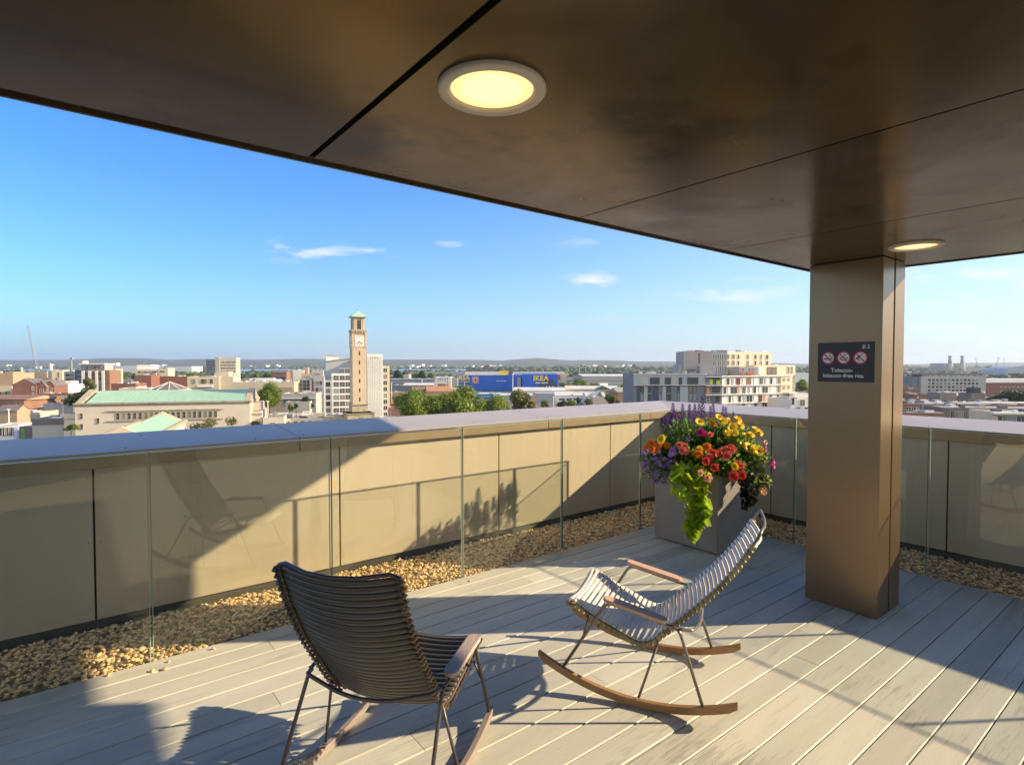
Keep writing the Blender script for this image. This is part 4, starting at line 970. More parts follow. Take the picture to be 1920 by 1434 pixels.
    b = MB(); zt = g.zy(716.5); c = (g.w / 2, 7, zt); base = [(0, 0), (g.w * .3, -2), (g.w * .7, -2), (g.w, 0), (g.w, 14), (g.w * .5, 16), (0, 14)]; n = len(base)
    b.add([(x, y, g.h - .4) for x, y in base] + [c], [(i, (i + 1) % n, n) for i in range(n)]); rf = b.build('pyramid_roof', m_slate, g.root)
    for i in range(n): b = MB(); b.bar((*base[i], g.h - .35), (c[0], c[1], c[2] + .05), .3, .2); b.build('rib', m_roofp, rf)
    g = B('pale_flat_hall', 'pale low flat roof left of the slate pyramid', 222, 282, 728, 240, 12, 14, m_cream, m_roofp, parapet=.3)
    g = B('white_domed_hall', 'cream hall with a white rounded roof beyond the red fly tower', 254, 297, 692, 560, 30, 14, m_cream, m_white); g.win(lin(2, g.w - 2, 12), [g.h - 3], 1.2, 1.8, m_frame, m_win, 1, 1); g.box('white_roof', m_white, 0, g.w * .62, 4, 24, g.h, g.zy(684))
    g = B('cream_hall_wing', 'cream wing with one strip window right of the white roofed hall', 297, 315, 690.5, 555, 20, 14, m_cream); g.win([g.w * .4], [g.h - 3.2], 4, 1.4, m_stoned, m_win)
    # office tower
    g = B('pale_office_tower', 'distant pale office tower with strip windows, standing alone above the skyline', 412, 443.5, 671, 700, 18, 12, m_cream, m_roofg)
    fh = (g.zy(676) - g.zy(699)) / 4; g.win(lin(1.5, g.w - 1.2, 8), [g.zy(679) - fh * i for i in range(6)], 1.7, 1.7, m_frame, m_win, 1, 1)
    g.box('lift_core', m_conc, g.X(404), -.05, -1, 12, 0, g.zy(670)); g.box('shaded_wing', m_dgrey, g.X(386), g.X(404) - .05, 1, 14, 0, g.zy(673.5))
    g.win(lin(g.X(388), g.X(402), 3), [g.zy(679) - fh * i for i in range(6)], 2.4, 1.6, m_mgrey, m_win, 1, 1, off=1.)
    g.box('base_block', m_cream, g.X(404), g.X(442), -6, -1.2, 0, g.zy(699))
    g = B('big_cream_hall', 'wide blank cream wall with one small dark window behind the round green tree', 437, 552, 716, 270, 24, 10, m_cream, m_roofg, parapet=.8); g.win([g.X(506)], [g.zy(721, 506)], 1.8, 1.3, m_stoned, m_win); g.plant(14, 6, 1.8)
    g.box('tan_base', m_tan, g.X(520), g.X(549), -.3, 0, 0, g.zy(726)); g.box('white_strip', m_white, g.X(452), g.X(500), 14, 18, g.h, g.zy(710))
    g = B('glazed_entrance_hall', 'tall glazed entrance with white frame between the cream wall and office wing', 552, 588, 712, 285, 14, 10, m_conc, m_roofg)
    for a in (553, 560, 583): g.box('white_post', m_cream, g.X(a) - .5, g.X(a) + .5, -1, 0, 0, g.zy(712)); 
    g.win([g.X(571)], [g.zy(722)], 5, 5, m_frame, m_win, 3, 3)
    g = B('grey_terrace_block', 'long grey low block with dark strip windows behind the small round tree', 527, 592, 738, 248, 16, 10, m_conc, m_roofg); g.box('window_strip', m_slate, 1, g.w - 1, -.1, 0, g.h - 4.2, g.h - 2.8); g.box('slab_edge', m_roofp, -.3, g.w + .3, -.8, 0, g.h - 2.4, g.h - 2)
    g = B('grey_annex', 'pale annexe in front of the grey block with rounded shrubs', 535, 580, 753, 235, 6, 10, m_conc, m_slate)
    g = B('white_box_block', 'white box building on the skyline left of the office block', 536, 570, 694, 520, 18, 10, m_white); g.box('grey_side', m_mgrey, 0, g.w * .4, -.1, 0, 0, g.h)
    g = B('brick_gable_flats', 'dark roofed brick and blue block left of the white box building', 509, 537, 698, 500, 18, 10, m_brown, m_slate); g.box('blue_front', m_navy, 1, g.w - 1, -.1, 0, 0, g.h - 4); g.gable(m_slate, 0, g.w, 0, 18, g.h - .3, g.zy(694), 'x', m_brown)
    g = B('pink_stair_block', 'pale brick block with a taller pink stair tower left of the office', 565, 586, 700, 460, 16, 10, m_cream); g.box('stair_tower', mat('pink brick', (.50, .33, .27), .8), 2, g.w * .55, 2, 8, g.h, g.zy(689)); g.win(lin(2, g.w - 2, 3), [g.h - 3, g.h - 6], 1.6, 1.5)
    g = B('cream_flats', 'cream flats directly behind the left side of the white office block', 584, 606, 695, 440, 16, 10, m_cream); g.win(lin(2, g.w - 2, 4), [g.h - 2.5, g.h - 5.5, g.h - 8.5], 1.3, 1.4)
left_city()

# ---- middle: store, sheds, car park
def store():
    D = 640
    g = B('blue_store', 'huge blue retail store with yellow lettering, union flag panel and blank walls', 857, 950, 703, D, 60, -2, m_blue, m_roofp, parapet=.5)
    X, Z = g.X, g.zy
    g.box('projecting_front', m_blue, X(980), X(1044), -22, 20, 0, Z(701)); g.box('link_wall', m_blue, g.w + .02, X(980) - .02, -4, 30, 0, Z(703))
    g.box('rooftop_sign', m_yellow, X(935), X(952), 8, 12, Z(703), Z(695.5)); g.box('plant_box', m_slate, X(953), X(961), 8, 14, Z(703), Z(697))
    g.box('entrance_tower', m_mgrey, X(970), X(977), -8, -4.1, 0, Z(707)); g.box('glass_box', m_win, X(967), X(985), -14, -8.1, 0, Z(728))
    g.box('white_roof_band', m_roofp, X(866), X(1062), 30, 70, Z(704), Z(698.5)); g.box('red_panel', m_red, X(1047), X(1052), 18, 19, Z(712), Z(703)); g.box('white_end_block', m_cream, X(1045), X(1064), 20, 40, 0, Z(701)); 
    def put(txt, px, py, sz, m, y, sp=1.1, bold=.0): 
        t = text_obj('lettering', txt, sz, m, g.root, Matrix.Translation((X(px), y, Z(py))) @ Matrix.Rotation(math.pi / 2, 4, 'X'), bold=bold, spacing=sp); return t
    put('IRSA', 869, 708.5, 6.6, m_yellow, -.4, 1.08, .22)
    fxs = lambda a: X(a)
    put('IKEA', 1013.5, 708.5, 7.6, m_yellow, -22.4, 1.06, .28)
    for a, w in ((861.5, 8), (871, 9)): g.box('tagline', mat('olive lettering', (.40, .36, .05), .5), X(a), X(a + w), -.35, 0, Z(716.5), Z(714))
    for a, w in ((1004, 9), (1014.5, 12)): g.box('tagline', m_white, X(a), X(a + w), -22.3, -22, Z(717.5), Z(715.8))
    for a, w in ((931, 5), (937.5, 6), (944.5, 9)): g.box('tagline', m_white, X(a), X(a + w), -.3, 0, Z(714.6), Z(713.4))
    x0, x1, z0, z1 = X(885), X(898), Z(719), Z(705.5); f = g.box('flag_panel', m_blue, x0, x1, -.5, -.3, z0, z1); cx, cz_ = (x0 + x1) / 2, (z0 + z1) / 2
    for (w, mm, yy) in ((1.5, m_white, -.6), (.7, m_red, -.75)):
        b = MB(); b.box(cx - w * .8, cx + w * .8, yy, yy + .1, z0, z1); b.box(x0, x1, yy + .011, yy + .09, cz_ - w * .8, cz_ + w * .8)
        b.bar((x0, yy + .05, z0), (x1, yy + .05, z1), w * .6, .06, 0, (0, 1, 0)); b.bar((x0, yy + .045, z1), (x1, yy + .045, z0), w * .6, .05, 0, (0, 1, 0)); b.build('flag_cross', mm, f)
    # arch-shaped dark opening and white poles
    b = MB(); c = X(1026); z = 0; b.add([(c + 11 * math.cos(a), -22.2, 1 + 13 * math.sin(a)) for a in [math.pi * i / 16 for i in range(17)]], [tuple(range(17))]); b.build('arched_entrance', m_navy, g.root)
    for a in (1024, 1029, 1035): b = MB(); b.tube([(X(a), -26, 0), (X(a), -26, Z(722))], .35, 6); b.build('flag_pole', m_white, g.root)
    g = B('white_frame_car_park', 'multi storey car park of white frames left of the blue store', 815, 845, 706.5, 620, 40, 0, m_conc)
    for a in lin(816, 844, 6): g.box('white_column', m_white, g.X(a) - .7, g.X(a) + .7, -.8, 0, 0, g.h)
    for i in range(5): g.box('deck_edge', m_white, 0, g.w, -.6, -.01, g.h - 1.2 - 3.4 * i, g.h - 3.4 * i)
    g = B('grey_box_store', 'low grey blue box between the white car park and the blue store', 842, 858, 709, 630, 30, 0, m_mgrey)
    g = B('striped_retail_shed', 'long dark grey striped shed right of the white office block', 729, 815, 711, 560, 50, 4, m_dgrey, m_mgrey)
    for i in range(3): g.box('band', m_mgrey, 0, g.w, -.25, 0, g.h - 3 - 3.2 * i, g.h - 1.8 - 3.2 * i)
    g = B('glass_bridge_block', 'long low glazed building with a pink end block behind the striped shed', 727, 757, 703, 760, 16, 0, m_mgrey, m_white); g.box('end_block', mat('pale pink render', (.58, .46, .40), .8), g.w, g.X(767), -1, 16, 0, g.h + .6); g.win(lin(1, g.w - 1, 5), [g.h - 3], 3, 2.4, m_frame, m_win)
    g = B('dark_curved_shed', 'dark shed with a shallow pale roof behind the brick roofs', 735, 812, 722, 420, 34, 4, m_dgrey, m_slate); g.gable(m_roofp, g.w * .25, g.w, 0, 34, g.h - .3, g.zy(719), 'x')
    g = B('orange_brick_block', 'flat orange brick block beside the right edge of the white office', 730, 763, 736, 330, 16, 8, m_tan, m_brick); g.win(lin(1.5, g.w - 1.5, 5), [g.h - 3], 1.6, 1.4, m_brick, m_winb, 1, 1)
    g.box('lower_wall', m_brown, 0, g.w, -3, -.02, 0, g.h - 6.5)
    g = B('brick_warehouse', 'orange brick warehouse with a pitched clay roof behind the big trees', 800, 848, 733, 330, 22, 12, m_tan, m_brick); g.gable(mat('clay tile roof', (.46, .22, .12), .8, var=(.38, .17, .09), vs=.3), 0, g.w, 0, 22, g.h - .4, g.zy(725), 'x', m_brick)
    g = B('red_roofed_terrace', 'row of dark red pitched roofs just left of the orange warehouse', 772, 802, 731, 345, 14, 12, m_brown, m_brick); g.gable(m_brown, 0, g.w, 0, 14, g.h - .4, g.zy(726), 'x', m_brick); g.plant(3, 8, 2)
    g = B('brick_side_building', 'pink brown low building glimpsed left of the big trees', 727, 752, 765, 250, 14, 8, mat('pink brown brick', (.33, .19, .15), .85), m_brown)
    g = B('brick_roofs', 'small brick roof showing between the two large tree crowns and the teal shed', 898, 940, 762, 270, 14, 8, m_brick, m_brick)
    g = B('teal_shed', 'teal and blue clad shed in front of the blue store', 893, 937, 738.5, 480, 30, -3, m_teal, m_roofp, parapet=.3); g.box('blue_end', m_blue, g.X(925), g.w + .05, -.2, 0, 0, g.h); 
    text_obj('lettering', 'HORNER', 2.0, m_white, g.root, Matrix.Translation((g.X(910), -.3, g.zy(743.5))) @ Matrix.Rotation(math.pi / 2, 4, 'X'))
    g = B('white_flat_store', 'wide store with a white flat roof right of the teal shed', 925, 1000, 741, 470, 40, -2, m_conc, m_roofp, parapet=.3); g.box('blue_panel', m_blue, g.X(982), g.X(996), -.3, 0, 0, g.h - 1); g.plant(4, 5, 1.2)
    g = B('curved_grey_shed', 'grey ribbed metal shed with a slightly curved top', 1003, 1040, 737.5, 420, 20, -4, m_mgrey, m_mgrey, parapet=.2)
    for x in lin(0, g.w, 8): g.box('rib', m_conc, x - .12, x + .12, -.2, 0, 0, g.h)
    g.box('orange_end', m_orange, g.X(998), -.05, 0, 6, 0, 5)
    for (a, b_, py, D, lab) in ((1040, 1108, 738, 430, 'pale long shed with a white shallow roof, left of two gabled ends'), (1060, 1160, 726, 560, 'long white roofed shed with two small roof gables further back'), (1098, 1136, 739, 400, 'white retail shed with a gabled end facing the camera'), (962, 1060, 729, 540, 'wide pale roofed store just in front of the blue front')):
        g = B('white_shed', lab, a, b_, py + 3, D, 30, -3, m_white if a != 1060 else m_cream, m_roofp, group='white sheds of the retail park', parapet=.3); g.gable(m_roofp, 0, g.w, 0, 30, g.h - .3, g.zy(py - 2), 'x', m_white)
        if a in (1098, 1060): g.gable(m_white, g.w * .55, g.w * .85, -1, 12, g.h - .3, g.h + 3.5, 'y', m_slate, nm='porch_gable')
        g.win(lin(g.w * .1, g.w * .9, 4), [g.h - 3], 4, 1.2, m_mgrey, m_win, 1, 1)
    g = B('cream_corner_shed', 'small cream shed at the right end of the retail park', 1112, 1142, 744, 385, 16, 0, m_cream, m_roofp)
    g = B('terminal_shed', 'very long terminal roof, pale and low, behind the trees right of the store', 1092, 1192, 705, 1000, 120, 2, m_conc, m_roofp); g.box('dark_underside', m_slate, 0, g.w, -1, 0, 0, g.h - 9); g.gable(m_roofp, 0, g.w * .9, 0, 110, g.h, g.zy(702), 'x')
    g = B('quay_shed', 'long thin pale quayside shed beyond the estuary shore trees', 740, 1060, 697.5, 1500, 60, 0, m_conc, m_roofp)
    g = B('far_left_sheds', 'long thin white quayside sheds behind the navy residential block', 206, 262, 685.5, 1800, 60, 0, m_white, m_white); g.box('tank', m_white, g.w * .1, g.w * .2, 5, 20, g.h, g.h + 9)
    g = B('white_quay_roof', 'white long roof beyond the cream domed hall', 286, 360, 687, 1750, 60, 0, m_white, m_white)
store()

# ---- right: the modular apartment block
def apartments():
    D = 235
    g = B('dark_grey_apartments', 'dark grey clad apartment block with ribbon of big windows, left of the pale modules', 1188, 1322, 700, D, 18, 3, m_dgrey, m_roofg, parapet=.3)
    X, Z = g.X, g.zy
    g.box('upper_band', m_mgrey, -.02, g.w + .02, -.5, 0, Z(722), Z(702)); g.box('ledge', m_roofp, -.1, g.w + .1, -.9, 0, Z(722.5), Z(721.3)); g.box('roof_edge', m_lgrey, -.1, g.w + .1, -.7, .3, Z(701.5), Z(700.5))
    for a, b in ((1218, 1236), (1246, 1257), (1272, 1278), (1288, 1308)): g.win([(X(a) + X(b)) / 2], [Z(714)], X(b) - X(a) - .2, 2.6, m_framed, m_win, 3, 1, off=-.5)
    for a, b in ((1199, 1215), (1238, 1245), (1258, 1268), (1310, 1316)): g.box('pale_panel', m_conc, X(a), X(b), -.62, -.5, Z(720.5), Z(705))
    for i, (a, b) in enumerate(((1201, 1207), (1216, 1221), (1235, 1241), (1250, 1258), (1271, 1274), (1292, 1298), (1300, 1306))):
        g.win([(X(a) + X(b)) / 2], [Z(730), Z(745)], X(b) - X(a), 2.4, m_framed, m_win, 1, 2)
    for a, b in ((1207.5, 1214), (1242, 1249), (1275, 1290)): g.box('pale_panel', m_mgrey, X(a), X(b), -.15, 0, 0, Z(724))
    g.box('navy_panel', m_navy, X(1223), X(1234), -.1, 0, 0, Z(723)); g.box('navy_panel', m_navy, X(1194), X(1200), -.1, 0, 0, Z(723))
    g.plant(16, 12, 1.2)
    for i in range(6): b = MB(); x = X(1192 + i * 22); b.tube([(x, .3, g.h), (x, .3, g.h + 1.1)], .04, 4); b.build('rail_post', m_conc, g.root)
    b = MB(); b.tube([(.2, .3, g.h + 1.1), (g.w - 2, .3, g.h + 1.1)], .04, 4); b.build('rail', m_conc, g.root)
    # recessed balcony bay
    g = B('balcony_bay', 'recessed balcony bay with lime and orange screens between grey and pale blocks', 1322, 1354, 702, D + 1, 14, 6, m_dgrey, m_roofg); X, Z = g.X, g.zy
    for py in (706, 722, 740): g.box('balcony_slab', m_lgrey, 0, g.w, -1.6, 0, Z(py) - .25, Z(py))
    g.box('lime_screen', mat('lime panel', (.42, .50, .05), .6), X(1330), X(1336), -.3, 0, Z(720), Z(711)); g.box('lime_screen', MATS['lime panel'], X(1343), X(1350), -.3, 0, Z(720), Z(713))
    g.win([X(1339), X(1346)], [Z(713), Z(730), Z(748)], 1.4, 2.4, m_framed, m_win, 1, 1); g.box('orange_panel', m_orange, X(1324), X(1327), -1.2, 0, Z(738), Z(727)); g.win([X(1328)], [Z(730), Z(748)], 1.1, 2.4, m_frame, m_win)
    # pale module block
    g = B('pale_module_apartments', 'pale apartment block of shifted window modules with red panels', 1353, 1484, 704.5, D + 2, 16, 22, m_lgrey, m_roofg, parapet=.3); X, Z = g.X, g.zy
    for py in (721.8, 738, 754.3): g.box('module_ledge', m_white, -.1, g.w, -.7, 0, Z(py) - .18, Z(py))
    g.box('module_ledge', m_white, -.1, g.w, -.7, 0, Z(705.5), Z(704.3))
    for r_, (py, cols) in enumerate(((714.5, ((1365, 7, 0), (1384, 9, 1), (1404, 11, 1), (1427, 8, 0), (1446, 6, 0), (1459.5, 6.5, 0))), (731, ((1359, 6, 0), (1376, 15, 0), (1395, 8, 0), (1415, 7, 0), (1434.5, 14, 0), (1459.5, 6.5, 0))), (747, ((1368.5, 5, 0), (1387, 7, 0), (1405.5, 14, 0), (1426, 8, 1), (1445.5, 7, 0), (1458.5, 6, 0))), (761, ((1394, 8, 0), (1417, 7, 0), (1434, 12, 0), (1452, 8, 1))))):
        for px, w, red in cols: g.win([X(px)], [Z(py)], w * .225, 2.65, m_red if red else m_frame, m_win, 2 if w > 7 else 1, 1)
        for k, px in enumerate(((1374, 1394, 1415, 1435), (1366, 1386, 1405, 1425, 1446), (1377, 1396, 1416, 1434.5), (1385, 1405, 1425))[r_]):
            g.box('screen_panel', mat('salmon panel', (.60, .32, .24), .6) if (r_, k) in ((2, 3), (1, 1)) else m_mgrey if (r_ + k) % 3 == 0 else m_white, X(px) - .45, X(px) + .5, -.22, 0, Z(py) - 1.35, Z(py) + 1.35)
    g.box('peach_wall', m_peach, X(1463.5), X(1482), -.3, 0, Z(738), Z(705.5)); 
    for py in (712.5, 728): g.win([X(1469), X(1478)], [Z(py)], 1.0, 1.1, m_peach, m_winb, 2, 1, off=-.3)
    for py in (743, 758): g.win([X(1473)], [Z(py)], 3.7, 3.0, m_frame, m_win, 3, 2, off=-.3)
    # middle tier
    g = B('penthouse_tier', 'peach upper tier with big framed window stepped back above the pale modules', 1415, 1491, 684.5, D + 18, 12, 22, m_peach, m_roofg, parapet=.3); X, Z = g.X, g.zy
    g.win([X(1447)], [Z(695)], 5.4, 3.1, m_framed, m_win, 2, 1); g.win([X(1484), ], [Z(694)], 1.3, 3.0, m_frame, m_win); g.win([X(1477.5)], [Z(694)], 1.2, 3.0, m_frame, m_win, 1, 2)
    g.win([X(1488.5)], [Z(708), Z(718), Z(729)], 1.2, 2.2, m_frame, m_winb); g.box('screen_panel', m_lgrey, X(1421), X(1428), -.2, 0, Z(702), Z(687)); g.plant(5, 2, .8)
    g = B('red_terrace_units', 'row of small glazed terrace units with red planters below the cream tower', 1386, 1423, 687.5, D + 9, 8, 14, m_conc, m_roofg, parapet=.2); X, Z = g.X, g.zy; g.win(lin(.8, g.w - .8, 5), [Z(695)], 1.0, 2.4, m_frame, m_win); g.box('red_planter', m_red, X(1399), X(1412), -.8, -.2, Z(702), Z(698)); g.box('red_planter', m_red, X(1386), X(1392), -.8, -.2, Z(702), Z(699))
    # tallest part
    g = B('cream_tower_block', 'tallest cream block of the apartments with tall paired windows', 1363, 1446, 659, D + 18, 16, 22, m_peach, m_roofg, parapet=.3); X, Z = g.X, g.zy
    for px, w in ((1365, 1.3), (1374.5, 1.6), (1384, 1.0), (1401.5, 1.1), (1416, 1.1), (1426.5, .9), (1438, 1.3)): g.win([X(px)], [Z(669), Z(680.5)] + ([Z(692)] if px < 1390 else []), w, 1.9, m_frame, m_winb if px % 2 else m_win, 1, 1)
    g.plant(10, 15, .8, m_white)
    g = B('ribbed_grey_block', 'grey ribbed middle block with narrow tall windows left of the cream tower', 1334, 1363.5, 659.5, D + 15, 16, 4, m_mgrey, m_roofg, parapet=.3); X, Z = g.X, g.zy
    g.win(lin(.3, g.w - .3, 8), [Z(669), Z(681), Z(692)], .42, 2.0, m_lgrey, m_win, 1, 1); g.box('roof_canopy', m_slate, X(1344), X(1367), 2, 6, g.h + .3, g.h + .7)
    g = B('blank_grey_block', 'blank warm grey block with shaded face at the left of the apartment tower', 1282, 1334.5, 658.5, D + 14, 16, -4, mat('warm grey cladding', (.36, .32, .30), .7, var=(.40, .36, .33), vs=.1), m_roofg, parapet=.3); X, Z = g.X, g.zy
    for py in (673, 683): g.box('louvre', m_conc, X(1318), X(1330), -.1, 0, Z(py) - .2, Z(py) + .2)
    g.box('balcony', m_slate, X(1309), X(1312), -.1, 0, Z(662), Z(682)); g.box('dark_door', m_framed, X(1328), X(1334), -.3, 0, Z(700), Z(687)); g.box('step_block', m_conc, X(1274), -.02, 2, 14, 0, Z(684)); g.box('low_wing', m_conc, X(1308), g.w, -4, -.02, 0, Z(686)); g.box('dark_slot', m_framed, X(1286), X(1302), -2.5, -.3, Z(694), Z(692.8)); g.plant(6, 21, .8)
    # lower pale corner on the right
    g = B('lower_module_corner', 'low pale module building with orange blind, right end of the apartments', 1484, 1530, 748, D - 6, 16, 9, m_lgrey, m_roofp, parapet=.3); X, Z = g.X, g.zy
    g.win([X(1505)], [Z(755)], 2.1, 2.4, m_frame, m_winb, 2, 1); g.win([X(1487.5)], [Z(752)], 1.2, 2.6, m_frame, m_win, 1, 1); g.win([X(1497), X(1514)], [Z(767)], 2.0, 1.6, m_frame, m_win)
    g = B('pale_roof_terrace', 'white roof terrace box with trellis behind the lower modules', 1491, 1530, 737.5, D + 12, 12, 9, m_white, m_white)
    b = MB()
    for i in range(9): x = g.X(1493) + i * .6; b.tube([(x, .3, g.h), (x, .3, g.h + 1.2)], .05, 4)
    b.build('trellis', m_conc, g.root)
    g = B('white_stadium_roofs', 'white and grey roofs seen far beyond the apartments', 1491, 1530, 699, 900, 60, 0, m_white, m_mgrey); 
apartments()

def right_city():
    g = B('grid_window_offices', 'grey office slab with a regular grid of windows below the two chimneys', 1727, 1849, 706, 420, 18, -4, m_conc, m_slate); X, Z = g.X, g.zy
    g.win(lin(X(1739), X(1836), 13), [Z(712.5), Z(719), Z(725.5), Z(732), Z(738.5)], 2.1, 1.75, m_frame, m_win, 1, 1)
    g.box('roof_storey', m_mgrey, 2, g.w - .5, 2, 14, g.h, Z(702)); g.box('roof_slab', m_slate, X(1713), g.w, 1, 16, Z(702), Z(700.8)); g.box('glazed_end', m_dgrey, X(1714), -.02, 2, 16, 0, Z(706.5))
    for a in lin(X(1740), X(1840), 9): g.box('roof_unit', m_white, a, a + 1.4, 1.8, 2, g.h + .4, Z(703.5))
    for k, px in enumerate((1780.5, 1803.5)):
        D = 1900; p = cp(px, D); root = empty('power_station_chimney', (p.x, p.y, GZ), 0, ('left', 'right')[k] + ' one of two tall twin chimneys on the far shore', 'chimney', 'pair of far chimneys')
        m = MB(); m.tube([(0, 0, 0), (0, 0, cz(681, D) - GZ)], 9, 12); m.build('base', m_conc, root, smooth=True); m = MB(); m.tube([(0, 0, cz(681, D) - GZ), (0, 0, cz(668.5, D) - GZ)], [5, 4.4], 12); m.build('flue', m_conc, root, smooth=True); m = MB(); m.tube([(0, 0, cz(668.6, D) - GZ), (0, 0, cz(667, D) - GZ)], 6.2, 12); m.build('rim', m_conc, root)
    g = B('power_station_halls', 'hazy boiler halls around the twin chimneys', 1768, 1812, 681, 1920, 60, 0, m_conc); g.box('lower_hall', m_conc, g.X(1812), g.X(1850), 0, 50, 0, g.zy(689))
    g = B('domed_shed', 'wide hazy domed roof at the far right edge', 1885, 1990, 700, 1500, 90, 0, m_mgrey, m_mgrey); b = MB(); c = g.w * .5
    arc = [(c - c * math.cos(math.pi * i / 16), g.h + 22 * math.sin(math.pi * i / 16)) for i in range(17)]; b.add([(x, y, z) for y in (0, 80) for x, z in arc], [(i, i + 1, 18 + i, 17 + i) for i in range(16)] + [tuple(range(17))]); b.build('dome_roof', m_mgrey, g.root)
    g = B('red_warehouse', 'long red brick warehouse with a white roof at the right edge', 1848, 1990, 717.5, 520, 30, 0, m_brick, m_roofp); g.win(lin(g.X(1874), g.w - 2, 14), [g.h - 4, g.h - 8], 1.6, 1.6, m_frame, m_win); g.box('white_roof', m_white, 0, g.w, 4, 26, g.h, g.zy(711))
    g = B('maroon_block', 'dark maroon brick block just right of the column', 1690, 1725, 729, 330, 16, 0, m_brown, m_slate); g.box('left_high', m_brown, -2, g.w * .5, 2, 14, g.h, g.zy(724))
    g = B('maroon_low_block', 'maroon block with a pale vent in front of the office slab', 1714, 1743, 739, 300, 16, 0, m_brown, m_slate); g.box('vent', m_white, g.X(1721), g.X(1723), -.1, 0, g.zy(747), g.zy(743.5))
    g = B('brown_plant_room', 'square brown grey plant room block in front of the office slab', 1763, 1794, 736.5, 262, 8, 0, mat('taupe cladding', (.20, .17, .15), .8), m_slate)
    g = B('stair_tower_block', 'brown stair tower with black curved roof box and white globe', 1822, 1848, 737, 275, 8, 0, MATS['taupe cladding'], m_slate); g.box('black_top', m_framed, g.w * .35, g.w * .8, 1, 6, g.h, g.zy(727)); b = MB(); b.tube([(g.w * .8, -.5, g.zy(737)), (g.w * .8, -.5, g.zy(734))], .6, 8); b.build('white_globe', m_white, g.root)
    g = B('long_roof_complex', 'large low complex with grey flat roofs and white pipes, nearest at the right', 1690, 1990, 757, 240, 34, -8, m_brown, m_roofg, parapet=.5); g.plant(40, 31, 1.6); g.win(lin(2, g.w * .3, 8), [g.h - 2.5], 1.8, 2, m_frame, m_win)
    for i in range(5): b = MB(); x = g.X(1800) + i * 5.4; b.tube([(x, 2 + i, g.h + .4), (x + 9, 2 + i * 1.4, g.h + .4)], .4, 8); b.build('roof_duct', m_white, g.root)
    g = B('brown_colonnade_block', 'grey brown building with two bands of windows at lower right', 1772, 1990, 764, 196, 16, -10, m_slate, m_roofg, parapet=.5); g.win(lin(2, g.w - 2, 24), [g.h - 2.4], 1.5, 2.4, m_conc, m_win, 2, 1); g.box('band', m_roofp, 0, g.w, -.4, 0, g.h - 4.6, g.h - 4); g.win(lin(2, g.w - 2, 24), [g.h - 6.4], 1.5, 2.4, m_conc, m_win, 2, 1)
    g = B('cream_fin_block', 'pale building with narrow upright fins just above the parapet right of the column', 1690, 1771, 773, 190, 12, -14, m_cream, m_slate, parapet=.4)
    for x in lin(0, g.w, 14): g.box('fin', m_white, x - .15, x + .15, -.6, 0, 0, g.h - 1)
    g.box('dark_fascia', m_brown, -.1, g.w + .1, -.7, 0, g.h - 1.2, g.h)
    g = B('cream_wing', 'cream low wing with white roof edge at the far right above the parapet', 1862, 1990, 772, 180, 12, -10, m_cream, m_roofg, parapet=.4); g.box('roof_edge', m_white, g.X(1858), g.w, -2, 0, g.h - .6, g.h)
    g.win(lin(1.5, g.w - 1.5, 12), [g.h - 2.4], 1.2, 2.2, m_frame, m_win, 1, 1)
right_city()

